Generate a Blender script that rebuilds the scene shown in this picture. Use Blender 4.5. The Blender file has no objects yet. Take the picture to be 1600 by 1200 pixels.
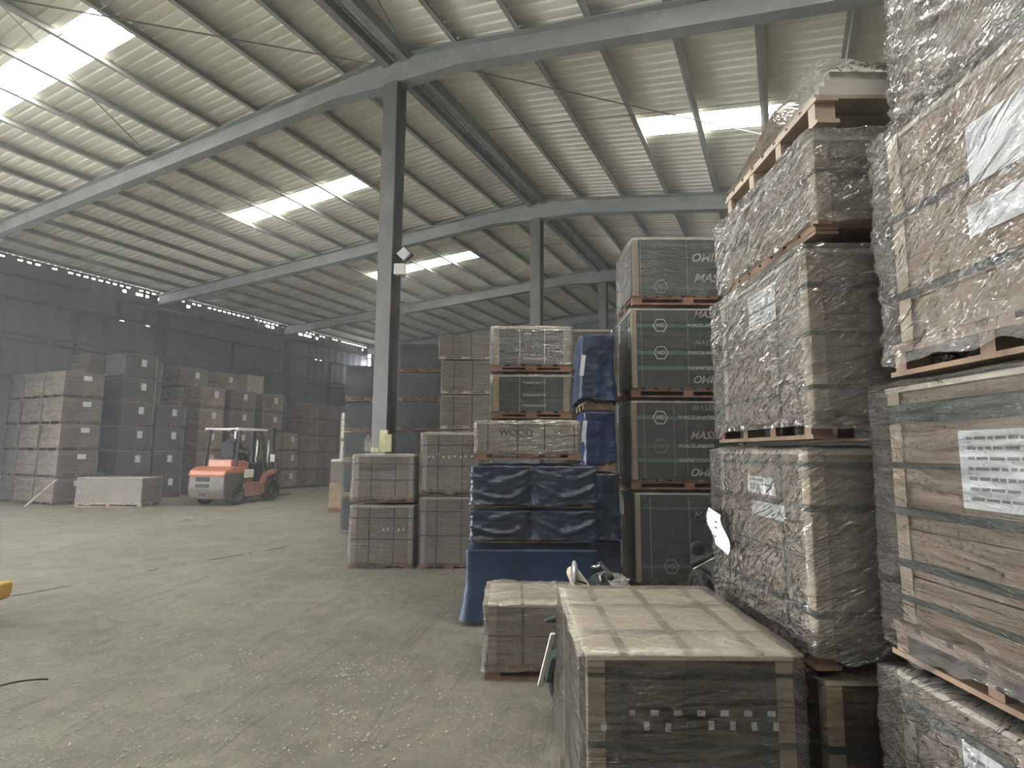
import bpy, bmesh, math, random
from mathutils import Vector, Matrix, noise, Euler

# ------------------------------------------------------------------ camera, world, exposure
scene = bpy.context.scene
COL = scene.collection
F_PX, PITCH, ROLL, TH, CAM_H = 878.3, .1201, .0056, .4486, 1.65
cam_d = bpy.data.cameras.new('camera')
cam_d.sensor_fit = 'HORIZONTAL'; cam_d.sensor_width = 36; cam_d.lens = F_PX / 1600 * 36
cam_d.clip_start = .05; cam_d.clip_end = 300
cam = bpy.data.objects.new('camera', cam_d); COL.objects.link(cam)
fw = Vector((0, math.cos(PITCH), math.sin(PITCH))); up = Vector((0, -math.sin(PITCH), math.cos(PITCH))); rt = Vector((1, 0, 0))
r2 = rt * math.cos(ROLL) + up * math.sin(ROLL); u2 = up * math.cos(ROLL) - rt * math.sin(ROLL)
m = Matrix((r2, u2, -fw)).transposed().to_4x4(); m.translation = (0, 0, CAM_H)
cam.matrix_world = m
scene.camera = cam
scene.view_settings.view_transform = 'Standard'
scene.view_settings.look = 'None'
scene.view_settings.gamma = 1
scene.view_settings.use_curve_mapping = False
scene.view_settings.exposure = 1.02

world = bpy.data.worlds.new('world'); scene.world = world; world.use_nodes = True
wn = world.node_tree.nodes; wb = wn['Background']
wb.inputs[0].default_value = (.95, .97, 1.0, 1); wb.inputs[1].default_value = 17.0
SKYLIGHT_STRENGTH = 15.0
HAZE = .0052
try:
    scene.cycles.transparent_max_bounces = 14
    scene.cycles.max_bounces = 10
    scene.cycles.caustics_reflective = False
    scene.cycles.caustics_refractive = False
    scene.cycles.sample_clamp_indirect = 6
except Exception:
    pass

# ------------------------------------------------------------------ materials
def nt(name):
    mt = bpy.data.materials.new(name); mt.use_nodes = True
    t = mt.node_tree; t.nodes.clear()
    o = t.nodes.new('ShaderNodeOutputMaterial')
    return mt, t, o
def N(t, kind, **kw):
    n = t.nodes.new(kind)
    for k, v in kw.items():
        if k.startswith('i_'): n.inputs[k[2:].replace('_', ' ')].default_value = v
        else: setattr(n, k, v)
    return n
def ramp(t, fac, stops):
    r = t.nodes.new('ShaderNodeValToRGB')
    els = r.color_ramp.elements
    while len(els) < len(stops): els.new(.5)
    for e, (p, c) in zip(els, stops):
        e.position = p; e.color = (c[0], c[1], c[2], 1) if hasattr(c, '__len__') else (c, c, c, 1)
    t.links.new(fac, r.inputs[0]); return r
def coords_r(t, scale, rot):
    """object coordinates turned first, then scaled"""
    tc = t.nodes.new('ShaderNodeTexCoord'); mp = t.nodes.new('ShaderNodeMapping'); mp.vector_type = 'TEXTURE'
    mp.inputs['Scale'].default_value = tuple(1 / x for x in scale); mp.inputs['Rotation'].default_value = rot
    t.links.new(tc.outputs['Object'], mp.inputs[0]); return mp.outputs[0]
def coords(t, scale=(1, 1, 1), rot=(0, 0, 0), space='Object'):
    tc = t.nodes.new('ShaderNodeTexCoord'); mp = t.nodes.new('ShaderNodeMapping')
    mp.inputs['Scale'].default_value = scale; mp.inputs['Rotation'].default_value = rot
    t.links.new(tc.outputs[space], mp.inputs[0]); return mp.outputs[0]
def ntex(t, vec, scale, detail=4, rough=.55, dist=0):
    n = N(t, 'ShaderNodeTexNoise'); n.inputs['Scale'].default_value = scale; n.inputs['Detail'].default_value = detail
    n.inputs['Roughness'].default_value = rough; n.inputs['Distortion'].default_value = dist
    t.links.new(vec, n.inputs['Vector']); return n.outputs['Fac']
def bumpn(t, h, strength, dist=.02, prev=None):
    b = N(t, 'ShaderNodeBump'); b.inputs['Strength'].default_value = strength; b.inputs['Distance'].default_value = dist
    t.links.new(h, b.inputs['Height'])
    if prev: t.links.new(prev, b.inputs['Normal'])
    return b.outputs[0]
def plain(name, c, rough=.6, metal=0, var=.25, nscale=3, bump=0, spec=.5, obj_var=0):
    mt, t, o = nt(name)
    p = N(t, 'ShaderNodeBsdfPrincipled'); p.inputs['Roughness'].default_value = rough; p.inputs['Metallic'].default_value = metal
    p.inputs['Specular IOR Level'].default_value = spec
    v = coords(t)
    f = ntex(t, v, nscale, 5)
    a = tuple(x * (1 - var) for x in c); b = tuple(min(1, x * (1 + var)) for x in c)
    r = ramp(t, f, [(.3, a), (.7, b)]); out = r.outputs[0]
    if obj_var:
        oi = N(t, 'ShaderNodeObjectInfo'); hs = N(t, 'ShaderNodeHueSaturation')
        mr = N(t, 'ShaderNodeMapRange'); mr.inputs[3].default_value = 1 - obj_var; mr.inputs[4].default_value = 1 + obj_var
        t.links.new(oi.outputs['Random'], mr.inputs[0]); t.links.new(mr.outputs[0], hs.inputs['Value']); t.links.new(out, hs.inputs['Color']); out = hs.outputs[0]
    t.links.new(out, p.inputs['Base Color'])
    if bump: t.links.new(bumpn(t, ntex(t, v, nscale * 8, 4), bump), p.inputs['Normal'])
    t.links.new(p.outputs[0], o.inputs[0]); return mt
def cardboard(name, c, rough=.75, streak=.35, zf=18):
    mt, t, o = nt(name)
    p = N(t, 'ShaderNodeBsdfPrincipled'); p.inputs['Roughness'].default_value = rough
    f1 = ntex(t, coords(t, (1.2, 1.2, zf)), 2.2, 4); f2 = ntex(t, coords(t, (1, 1, 1)), 1.3, 3)
    mx = N(t, 'ShaderNodeMath', operation='MULTIPLY_ADD'); mx.inputs[1].default_value = .6
    t.links.new(f1, mx.inputs[0]); ms = N(t, 'ShaderNodeMath', operation='MULTIPLY'); ms.inputs[1].default_value = .4
    t.links.new(f2, ms.inputs[0]); t.links.new(ms.outputs[0], mx.inputs[2])
    r = ramp(t, mx.outputs[0], [(.35, tuple(x * (1 - streak) for x in c)), (.65, tuple(x * (1 + streak) for x in c))])
    oi = N(t, 'ShaderNodeObjectInfo'); hs = N(t, 'ShaderNodeHueSaturation'); mr = N(t, 'ShaderNodeMapRange')
    mr.inputs[3].default_value = .85; mr.inputs[4].default_value = 1.15
    t.links.new(oi.outputs['Random'], mr.inputs[0]); t.links.new(mr.outputs[0], hs.inputs['Value'])
    t.links.new(r.outputs[0], hs.inputs['Color']); t.links.new(hs.outputs[0], p.inputs['Base Color'])
    t.links.new(p.outputs[0], o.inputs[0]); return mt
def film(name, haze, streak_z=16, tilt=0.0, tint=(.80, .79, .74), gloss=1.0, bump=.5, crinkle=.4, rough=.16, lo=.48, glint_haze=4.5):
    """clear stretch film: see-through, slightly milky, glints painted as paler streaks, with sharp reflections on its pulled creases"""
    mt, t, o = nt(name)
    v1 = coords_r(t, (1.6, 1.6, streak_z), (-tilt, -tilt, 0)); v2 = coords(t, (1, 1, 1))
    s1 = ntex(t, v1, 1.6, 4, .6, .6); s2 = ntex(t, v2, 9, 3, .6, 1.5); big = ntex(t, v2, 1.7, 2)
    # sharp creases
    def ridge(f):
        a = N(t, 'ShaderNodeMath', operation='SUBTRACT'); a.inputs[1].default_value = .5; t.links.new(f, a.inputs[0])
        b = N(t, 'ShaderNodeMath', operation='ABSOLUTE'); t.links.new(a.outputs[0], b.inputs[0])
        c = N(t, 'ShaderNodeMath', operation='MULTIPLY'); c.inputs[1].default_value = -5; t.links.new(b.outputs[0], c.inputs[0])
        d = N(t, 'ShaderNodeMath', operation='EXPONENT'); t.links.new(c.outputs[0], d.inputs[0]); return d.outputs[0]
    r1, rr2 = ridge(s1), ridge(s2)
    n1 = bumpn(t, r1, bump, .03); n2 = bumpn(t, rr2, crinkle, .012, n1)
    tr = N(t, 'ShaderNodeBsdfTransparent'); tr.inputs[0].default_value = (.97, .97, .96, 1)
    df = N(t, 'ShaderNodeBsdfDiffuse'); df.inputs[0].default_value = (*tint, 1); pass
    gl = N(t, 'ShaderNodeBsdfGlossy'); gl.inputs['Roughness'].default_value = rough; gl.inputs[0].default_value = (1, 1, 1, 1); t.links.new(n2, gl.inputs['Normal'])
    hz = N(t, 'ShaderNodeMapRange'); hz.inputs[1].default_value = lo; hz.inputs[2].default_value = .82
    hz.inputs[3].default_value = haze * .55; hz.inputs[4].default_value = min(.85, haze * glint_haze)  # milkiness, whitened along the creases to stand in for bright glints
    ad = N(t, 'ShaderNodeMath', operation='MULTIPLY_ADD'); ad.inputs[1].default_value = .45; t.links.new(r1, ad.inputs[0])
    b2 = N(t, 'ShaderNodeMath', operation='MULTIPLY'); b2.inputs[1].default_value = .62; t.links.new(big, b2.inputs[0]); t.links.new(b2.outputs[0], ad.inputs[2])
    t.links.new(ad.outputs[0], hz.inputs[0])
    m1 = N(t, 'ShaderNodeMixShader'); t.links.new(hz.outputs[0], m1.inputs[0]); t.links.new(tr.outputs[0], m1.inputs[1]); t.links.new(df.outputs[0], m1.inputs[2])
    fr = N(t, 'ShaderNodeFresnel'); fr.inputs[0].default_value = 1.5; t.links.new(n2, fr.inputs['Normal'])
    fm = N(t, 'ShaderNodeMath', operation='MULTIPLY'); fm.inputs[1].default_value = 1.15 * gloss; fm.use_clamp = True; t.links.new(fr.outputs[0], fm.inputs[0])
    m2 = N(t, 'ShaderNodeMixShader'); t.links.new(fm.outputs[0], m2.inputs[0]); t.links.new(m1.outputs[0], m2.inputs[1]); t.links.new(gl.outputs[0], m2.inputs[2])
    t.links.new(m2.outputs[0], o.inputs[0]); return mt
def emis(name, c, s):
    mt, t, o = nt(name); e = N(t, 'ShaderNodeEmission'); e.inputs[0].default_value = (*c, 1); e.inputs[1].default_value = s
    t.links.new(e.outputs[0], o.inputs[0]); return mt

M = {}
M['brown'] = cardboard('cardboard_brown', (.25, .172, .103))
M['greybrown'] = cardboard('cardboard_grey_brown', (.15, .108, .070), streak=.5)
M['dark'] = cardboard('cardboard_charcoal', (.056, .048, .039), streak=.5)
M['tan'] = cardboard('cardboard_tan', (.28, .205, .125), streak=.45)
M['brownfar'] = cardboard('cardboard_brown_banded', (.17, .115, .070), streak=.7, zf=6)  # far bands: carton layers, plus streaky film highlights put into the colour
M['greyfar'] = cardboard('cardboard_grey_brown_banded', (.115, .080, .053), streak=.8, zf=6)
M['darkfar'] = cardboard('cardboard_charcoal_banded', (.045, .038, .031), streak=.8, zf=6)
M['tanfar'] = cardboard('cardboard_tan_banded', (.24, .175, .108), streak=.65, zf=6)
M['kraft'] = cardboard('cardboard_kraft', (.25, .185, .125), streak=.15)
M['kraftdark'] = cardboard('cardboard_kraft_dusky', (.068, .046, .023), streak=.2)
M['green'] = cardboard('carton_dark_green', (.013, .023, .018), .5, .25)
M['greenmid'] = cardboard('carton_grey_green', (.045, .060, .050), .5, .3)
M['white'] = cardboard('carton_white', (.62, .60, .54), .6, .1)
M['board'] = cardboard('edge_board', (.38, .30, .21), .7, .12)
M['top'] = cardboard('top_board', (.60, .54, .43), .7, .1)
M['wood'] = plain('pallet_wood', (.24, .165, .11), .8, var=.35, nscale=5, obj_var=.2)
M['wooddark'] = plain('pallet_wood_dark', (.10, .065, .045), .8, var=.5, nscale=6, obj_var=.3)
M['woodred'] = plain('pallet_wood_reddish', (.20, .105, .068), .8, var=.4, nscale=6, obj_var=.2)
M['woodpale'] = plain('pallet_wood_pale', (.48, .41, .31), .8, var=.2, nscale=6)
M['strap'] = plain('strap_dark_green', (.022, .032, .026), .45)
M['strapg'] = plain('strap_grey', (.45, .45, .42), .5)
M['paper'] = plain('paper_white', (.80, .81, .82), .6, var=.04)
M['ink'] = plain('ink_black', (.03, .03, .035), .6)
M['inkgrey'] = plain('ink_grey', (.25, .26, .28), .7)
M['print'] = plain('print_white', (.62, .66, .62), .6, var=.1)
M['printdim'] = plain('print_faded', (.20, .23, .21), .6, var=.1)
M['printpink'] = plain('print_pink', (.55, .40, .42), .6, var=.1)
M['band'] = plain('printed_green_band', (.07, .19, .13), .5, var=.2)
M['banddark'] = plain('printed_green_band_faint', (.04, .075, .06), .5, var=.2)
M['filmpulled'] = film('stretch_film_pulled', .10, 5, .42, lo=.40, glint_haze=1.9, bump=.9, crinkle=.10, gloss=1.4, rough=.07)
M['film'] = film('stretch_film', .035, gloss=1.1, glint_haze=3.5, bump=.8, crinkle=.3, rough=.10)
M['filmheavy'] = film('stretch_film_heavy', .11, 9, .35, lo=.38, glint_haze=1.9, bump=1.0, crinkle=.28, gloss=1.8, rough=.08)
M['filmclear'] = film('stretch_film_clear', .008, 14, .15, glint_haze=3, bump=.6, crinkle=.35, gloss=.8, rough=.10)
M['filmdusty'] = film('stretch_film_dusty', .08, 13, .1, glint_haze=2, gloss=1.3, bump=.9, rough=.1, tint=(.72, .68, .60))
M['filmfar'] = film('stretch_film_far', .03, 5, bump=.35, crinkle=.2, gloss=.35, rough=.3)
M['filmtop'] = film('stretch_film_dusty_top', .32, 3, 0, lo=.35, glint_haze=1.5, tint=(.82, .76, .62), bump=.22, crinkle=.2, gloss=.8, rough=.2)
M['blue'] = plain('blue_plastic_sheet', (.012, .028, .085), .38, var=.4, nscale=2.5, bump=.25, spec=.5)
M['navy'] = plain('navy_plastic_sheet', (.012, .022, .045), .34, var=.5, nscale=3, bump=.2, spec=.6)
M['bluelt'] = plain('blue_woven_tarpaulin', (.009, .025, .066), .5, var=.35, nscale=2, bump=.3)
M['steel'] = plain('painted_steel_grey', (.23, .245, .225), .6, var=.2, nscale=1.5)
M['purlin'] = plain('galvanised_purlin', (.36, .37, .335), .6, var=.15, nscale=1.5)
M['steeldark'] = plain('wall_rail_grey', (.085, .09, .088), .6, var=.2, nscale=1.5)
M['steelcol'] = plain('painted_column_grey', (.088, .085, .077), .6, var=.25, nscale=2)
M['roof'] = plain('roof_sheet', (.88, .86, .75), .65, var=.12, nscale=.35)
M['wallm'] = plain('wall_sheet', (.10, .115, .115), .6, var=.15, nscale=.5)
M['skylight'] = emis('fibreglass_skylight', (1.0, .98, .91), SKYLIGHT_STRENGTH)
M['black'] = plain('black_rubber', (.018, .018, .018), .7)
M['tyre'] = plain('tyre_rubber', (.035, .034, .032), .85)
M['orange'] = plain('orange_paint', (.40, .135, .065), .45, var=.12, nscale=3)
M['orangedull'] = plain('worn_orange_paint', (.30, .12, .065), .6, var=.25, nscale=4)
M['greypaint'] = plain('grey_paint', (.078, .068, .046), .55, var=.15)
M['greymetal'] = plain('bare_metal', (.45, .45, .44), .3, metal=.9)
M['whitepaint'] = plain('white_paint', (.75, .74, .68), .5, var=.08)
M['yellow'] = plain('yellow_paint', (.62, .36, .035), .5, var=.25, nscale=9)
M['mirror'] = plain('mirror_back_grey', (.34, .34, .34), .25, metal=.3)
M['cream'] = plain('cream_plastic', (.60, .52, .42), .4, var=.06)
M['greenbody'] = plain('dark_green_plastic', (.03, .045, .04), .35)
M['skin'] = plain('skin', (.36, .22, .15), .6, var=.1)
M['cloth'] = plain('dark_cloth', (.025, .025, .03), .85)
M['trousers'] = plain('blue_grey_cloth', (.05, .06, .085), .85)
M['yellowbox'] = plain('pale_yellow_card', (.70, .68, .42), .6, var=.08)
M['stone'] = plain('pale_stone', (.46, .44, .38), .8)
M['glass'] = plain('lamp_lens', (.75, .76, .74), .2)

def floor_mat():
    mt, t, o = nt('dusty_concrete')
    p = N(t, 'ShaderNodeBsdfPrincipled'); p.inputs['Roughness'].default_value = .8; p.inputs['Specular IOR Level'].default_value = .3
    v = coords(t); vt = coords_r(t, (1.5, .14, 1), (0, 0, .34)); vt2 = coords_r(t, (2.6, .22, 1), (0, 0, .16))
    big = ntex(t, v, .35, 4, .6, .4); med = ntex(t, v, 2.2, 6, .65, .6); fine = ntex(t, v, 26, 5, .7)
    tr = ntex(t, vt, 3.0, 5, .65, .5); tr2 = ntex(t, vt2, 2.2, 4, .6, .7)
    base = ramp(t, big, [(.3, (.170, .159, .126)), (.7, (.225, .212, .170))])
    def mul(a, fac, lo, hi, p0=.35, p1=.65):
        r = ramp(t, fac, [(p0, lo), (p1, hi)]); mx = N(t, 'ShaderNodeMixRGB', blend_type='MULTIPLY'); mx.inputs[0].default_value = 1
        t.links.new(a, mx.inputs[1]); t.links.new(r.outputs[0], mx.inputs[2]); return mx.outputs[0]
    c = mul(base.outputs[0], med, .84, 1.1); c = mul(c, fine, .9, 1.08)
    c = mul(c, tr, .80, 1.03, .30, .42); c = mul(c, tr2, .84, 1.02, .28, .38)
    lines = ntex(t, coords_r(t, (2.4, .16, 1), (0, 0, .28)), 2.4, 3, .5, .8)
    a_ = N(t, 'ShaderNodeMath', operation='SUBTRACT'); a_.inputs[1].default_value = .5; t.links.new(lines, a_.inputs[0])
    b_ = N(t, 'ShaderNodeMath', operation='ABSOLUTE'); t.links.new(a_.outputs[0], b_.inputs[0])
    c = mul(c, b_.outputs[0], .74, 1.0, .0, .012)
    c = mul(c, ntex(t, v, 7, 5, .7, .3), .86, 1.06, .32, .62)
    # pale gravelly patches
    vor = N(t, 'ShaderNodeTexVoronoi'); vor.inputs['Scale'].default_value = 38; t.links.new(v, vor.inputs['Vector'])
    chips = ramp(t, vor.outputs['Distance'], [(.0, 1), (.22, 0)])
    mask = ramp(t, ntex(t, v, .8, 3, .6), [(.48, 0), (.60, 1)])
    mm = N(t, 'ShaderNodeMath', operation='MULTIPLY'); t.links.new(chips.outputs[0], mm.inputs[0]); t.links.new(mask.outputs[0], mm.inputs[1])
    mx = N(t, 'ShaderNodeMixRGB'); t.links.new(mm.outputs[0], mx.inputs[0]); t.links.new(c, mx.inputs[1]); mx.inputs[2].default_value = (.55, .53, .47, 1)
    t.links.new(mx.outputs[0], p.inputs['Base Color'])
    n = bumpn(t, fine, .35, .01); n = bumpn(t, tr, .25, .02, n)
    t.links.new(n, p.inputs['Normal']); t.links.new(p.outputs[0], o.inputs[0]); return mt
M['floor'] = floor_mat()

# ------------------------------------------------------------------ mesh helpers
class MB:
    def __init__(s): s.v = []; s.f = []
    def quadbox(s, c, size, rot=None, taper=1.0):
        hx, hy, hz = size[0] / 2, size[1] / 2, size[2] / 2; b = len(s.v); c = Vector(c)
        for z in (-hz, hz):
            k = taper if z > 0 else 1
            for x, y in ((-hx, -hy), (hx, -hy), (hx, hy), (-hx, hy)):
                p = Vector((x * k, y * k, z))
                if rot is not None: p = rot @ p
                s.v.append(p + c)
        s.f += [tuple(b + i for i in q) for q in ((3, 2, 1, 0), (4, 5, 6, 7), (0, 1, 5, 4), (1, 2, 6, 5), (2, 3, 7, 6), (3, 0, 4, 7))]
        return s
    def bar(s, a, b, w, h=None):
        a = Vector(a); b = Vector(b); d = b - a
        q = d.to_track_quat('Z', 'Y').to_matrix()
        return s.quadbox((a + b) / 2, (w, h or w, d.length), q)
    def tube(s, pts, r, n=10, cap=True):
        pts = [Vector(p) for p in pts]; rs = r if hasattr(r, '__len__') else [r] * len(pts); b = len(s.v)
        for i, p in enumerate(pts):
            d = (pts[min(i + 1, len(pts) - 1)] - pts[max(i - 1, 0)]).normalized()
            q = d.to_track_quat('Z', 'Y').to_matrix()
            for k in range(n):
                a = 2 * math.pi * k / n; s.v.append(p + q @ Vector((math.cos(a) * rs[i], math.sin(a) * rs[i], 0)))
        for i in range(len(pts) - 1):
            for k in range(n):
                s.f.append((b + i * n + k, b + i * n + (k + 1) % n, b + (i + 1) * n + (k + 1) % n, b + (i + 1) * n + k))
        if cap:
            s.f.append(tuple(b + k for k in range(n))[::-1]); e = b + (len(pts) - 1) * n; s.f.append(tuple(e + k for k in range(n)))
        return s
    def prism(s, poly, y0, y1, axis='y'):
        """poly of (x, z) swept along y"""
        b = len(s.v); n = len(poly)
        for y in (y0, y1):
            for x, z in poly:
                s.v.append(Vector((x, y, z)) if axis == 'y' else Vector((y, x, z)))
        s.f.append(tuple(range(b, b + n))); s.f.append(tuple(range(b + n, b + 2 * n))[::-1])
        for i in range(n):
            j = (i + 1) % n; s.f.append((b + j, b + i, b + n + i, b + n + j))
        return s
    def mesh(s, name, mat, bevel=0, smooth=False, segs=2):
        me = bpy.data.meshes.new(name); me.from_pydata([tuple(v) for v in s.v], [], s.f)
        bm = bmesh.new(); bm.from_mesh(me)
        bmesh.ops.recalc_face_normals(bm, faces=bm.faces)
        if bevel: bmesh.ops.bevel(bm, geom=bm.edges[:], offset=bevel, segments=segs, profile=.5, affect='EDGES')
        bm.to_mesh(me); bm.free()
        if smooth:
            for p in me.polygons: p.use_smooth = True
        me.materials.append(M[mat] if isinstance(mat, str) else mat); return me
def link(name, me, parent=None, loc=(0, 0, 0), rot=(0, 0, 0), scale=(1, 1, 1)):
    o = bpy.data.objects.new(name, me); COL.objects.link(o); o.location = loc; o.rotation_euler = rot; o.scale = scale
    if parent: o.parent = parent
    return o
def tag(o, label=None, cat=None, group=None, kind=None):
    if label: o['label'] = label
    if cat: o['category'] = cat
    if group: o['group'] = group
    if kind: o['kind'] = kind
    return o
def thing(name, label, cat, loc=(0, 0, 0), rz=0, group=None):
    return tag(link(name, None, None, loc, (0, 0, rz)), label, cat, group)
def text_mesh(txt, size, mat, shear=0, name='text'):
    cu = bpy.data.curves.new(name, 'FONT'); cu.body = txt; cu.size = size; cu.shear = shear; cu.extrude = .0012; cu.offset = size * .012
    cu.resolution_u = 3; cu.align_x = 'LEFT'; cu.align_y = 'CENTER'
    ob = bpy.data.objects.new('tmp_text', cu); COL.objects.link(ob)
    me = bpy.data.meshes.new_from_object(ob.evaluated_get(bpy.context.evaluated_depsgraph_get()))
    bpy.data.objects.remove(ob); bpy.data.curves.remove(cu)
    me.materials.clear(); me.materials.append(M[mat]); return me
def fbm(p, o=3):
    return noise.fractal(Vector(p), 1.0, 2.0, o)
def ridged(x): return 1 - min(1, abs(x) * 3.2)

# ------------------------------------------------------------------ pallet-load builders
def m_pallet(w, d, h, mat='wood'):
    b = MB(); t = min(.022, h * .22); n = max(5, int(w / .15))
    for i in range(n):                                     # top deck boards, ends face the front
        x = -w / 2 + (i + .5) * w / n; b.quadbox((x, 0, h - t / 2), (w / n * .74, d, t))
    for y in (-d / 2 + .045, 0, d / 2 - .045):
        b.quadbox((0, y, h - 1.5 * t), (w, .09, t * .9))
        for x in (-w / 2 + .06, 0, w / 2 - .06): b.quadbox((x, y, (h - 2 * t + t) / 2), (.12, .09, h - 3 * t + .002))
        b.quadbox((0, y, t / 2), (w, .09, t))
    return b.mesh('pallet', mat)
def m_pallet_open(w, d, h, mat='wood'):
    """block pallet seen from its long side: boards along the depth, four blocks a side"""
    b = MB(); t = .018
    for x in (-w / 2 + .05, 0, w / 2 - .05):
        b.quadbox((x, 0, h - 1.5 * t), (.10, d, t)); b.quadbox((x, 0, t / 2), (.10, d, t))
        for k in range(4): b.quadbox((x, -d / 2 + .05 + (d - .1) * k / 3, h / 2), (.09, .055, h - 2 * t))
    n = int(d / .13)
    for i in range(n): b.quadbox((0, -d / 2 + (i + .5) * d / n, h - t / 2), (w, d / n * .8, t))
    return b.mesh('pallet', mat)
def m_cartons(w, d, z0, z1, layers, cols, mat, seed=0, jit=.006):
    b = MB(); rnd = random.Random(seed); lh = (z1 - z0) / layers
    for i in range(layers):
        ox, oy = rnd.uniform(-jit, jit), rnd.uniform(-jit, jit); k = rnd.uniform(.985, 1)
        nc = cols if cols == 1 else (cols if i % 2 else cols + 1)
        for c in range(nc):
            cw = w * k / nc
            b.quadbox((-w * k / 2 + cw * (c + .5) + ox, oy, z0 + lh * (i + .5)), (cw - .004, d * k, lh - .006))
    b.quadbox((0, 0, (z0 + z1) / 2), (w * .96, d * .96, (z1 - z0) * .98))
    return b.mesh('cartons', mat)
def rr_points(w, d, r, n_per_m):
    """points and normals round a rounded rectangle, starting front-left corner, counter-clockwise"""
    pts = []; hx, hy = w / 2, d / 2
    segs = [((-hx + r, -hy), (hx - r, -hy), (0, -1)), ((hx, -hy + r), (hx, hy - r), (1, 0)),
            ((hx - r, hy), (-hx + r, hy), (0, 1)), ((-hx, hy - r), (-hx, -hy + r), (-1, 0))]
    cent = [(hx - r, -hy + r, -90), (hx - r, hy - r, 0), (-hx + r, hy - r, 90), (-hx + r, -hy + r, 180)]
    for (a, b, n), (cx, cy, a0) in zip(segs, cent):
        L = math.hypot(b[0] - a[0], b[1] - a[1]); k = max(2, int(L * n_per_m))
        for i in range(k): f = i / k; pts.append((a[0] + (b[0] - a[0]) * f, a[1] + (b[1] - a[1]) * f, n[0], n[1]))
        for i in range(4):
            an = math.radians(a0 + 90 * i / 4); pts.append((cx + r * math.cos(an), cy + r * math.sin(an), math.cos(an), math.sin(an)))
    return pts
def m_shell(w, d, z0, z1, mat, res=6, rows=4, amp=.0, seed=0, off=.012, r=.03, tilt=0.0, flare=0.0, fold=None, rag=.0, caps=4, name='stretch_wrap', dome=.0, topamp=None, topmat=None):
    pts = rr_points(w + 2 * off, d + 2 * off, r, res); n = len(pts); V = []; Fc = []
    u = [0.0]
    for i in range(1, n): u.append(u[-1] + math.hypot(pts[i][0] - pts[i - 1][0], pts[i][1] - pts[i - 1][1]))
    per = u[-1]
    def disp(x, y, z, uu, f):
        e = 0
        if amp:
            e -= 0
            q = z + tilt * (x + y)
            e += .55 * amp * ridged(fbm((x * 1.6 + seed, y * 1.6, q * 11), 3)) * .8
            e += amp * .3 * fbm((x * 7, y * 7 + seed, z * 9), 3)
            e += amp * .8 * fbm((x * 1.3, y * 1.3, z * 2.2 + seed), 2)
        if fold: e += fold(x, y, z, uu, f)
        e += flare * (1 - f) ** 3
        return e
    for j in range(rows + 1):
        f = j / rows
        for i, (x, y, nx, ny) in enumerate(pts):
            z = z0 + (z1 - z0) * f
            if j == 0: z = max(.003, z + rag * fbm((x * 3 + seed, y * 3, 0), 3))
            e = disp(x, y, z, u[i] / per, f); e = max(e, -off * .75)
            V.append((x + nx * e, y + ny * e, z))
    for j in range(rows):
        for i in range(n): a = j * n + i; b = j * n + (i + 1) % n; Fc.append((a, b, b + n, a + n))
    base = rows * n; ta = topamp if topamp is not None else amp
    for k in range(1, caps):
        s = 1 - k / caps; s = s ** .8
        for i, (x, y, nx, ny) in enumerate(pts):
            X, Y = V[rows * n + i][0] * s, V[rows * n + i][1] * s
            zz = z1 + dome * (1 - s) + .006 + ta * .5 * abs(fbm((X * 4 + seed, Y * 4, 3), 3))
            if ta > .01: zz += ta * .5 * ridged(fbm((X * 3 + seed, Y * 1.2, 7), 3))
            V.append((X, Y, zz))
        nb = len(V) - n
        for i in range(n): Fc.append((base + i, base + (i + 1) % n, nb + (i + 1) % n, nb + i))
        base = nb
    V.append((0, 0, z1 + dome + .008)); c = len(V) - 1
    for i in range(n): Fc.append((base + i, base + (i + 1) % n, c))
    me = bpy.data.meshes.new(name); me.from_pydata(V, [], Fc)
    for p in me.polygons: p.use_smooth = True
    me.materials.append(M[mat])
    if topmat:
        me.materials.append(M[topmat])
        for i, p in enumerate(me.polygons):
            if i >= rows * n: p.material_index = 1
    return me
def m_hstrap(w, d, z, h, off=.006, mat='strap'):
    b = MB(); t = .003
    for sy in (-1, 1): b.quadbox((0, sy * (d / 2 + off), z), (w + 2 * off, t, h))
    for sx in (-1, 1): b.quadbox((sx * (w / 2 + off), 0, z), (t, d + 2 * off, h))
    return b.mesh('strap', mat)
def m_vstrap(w, d, x, z0, z1, h, off=.006, along='y', mat='strap'):
    b = MB(); t = .003
    if along == 'y':
        for sy in (-1, 1): b.quadbox((x, sy * (d / 2 + off), (z0 + z1) / 2), (h, t, z1 - z0 + off))
        b.quadbox((x, 0, z1 + off), (h, d + 2 * off, t))
    else:
        for sx in (-1, 1): b.quadbox((sx * (w / 2 + off), x, (z0 + z1) / 2), (t, h, z1 - z0 + off))
        b.quadbox((0, x, z1 + off), (w + 2 * off, h, t))
    return b.mesh('strap', mat)
def m_corner(w, d, z0, z1, sx, sy, bw=.06):
    b = MB(); t = .005; zc = (z0 + z1) / 2
    b.quadbox((sx * (w / 2 - bw / 2 + .004), sy * (d / 2 + .004), zc), (bw, t, z1 - z0))
    b.quadbox((sx * (w / 2 + .004), sy * (d / 2 - bw / 2 + .004), zc), (t, bw, z1 - z0))
    return b.mesh('corner_board', 'board')
CACHE = {}
def cached(key, fn):
    if key not in CACHE: CACHE[key] = fn()
    return CACHE[key]
FACE = {'front': (0, -1, 0), 'left': (-1, 0, -math.pi / 2), 'right': (1, 0, math.pi / 2), 'back': (0, 1, math.pi)}
def on_face(w, d, face, u, z, out):
    """location and z-rotation of something lying on a face; u = metres along it as one looks at it (left negative)"""
    if face == 'front': return (u, -d / 2 - out, z), 0
    if face == 'left': return (-w / 2 - out, -u, z), -math.pi / 2
    if face == 'right': return (w / 2 + out, u, z), math.pi / 2
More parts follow.
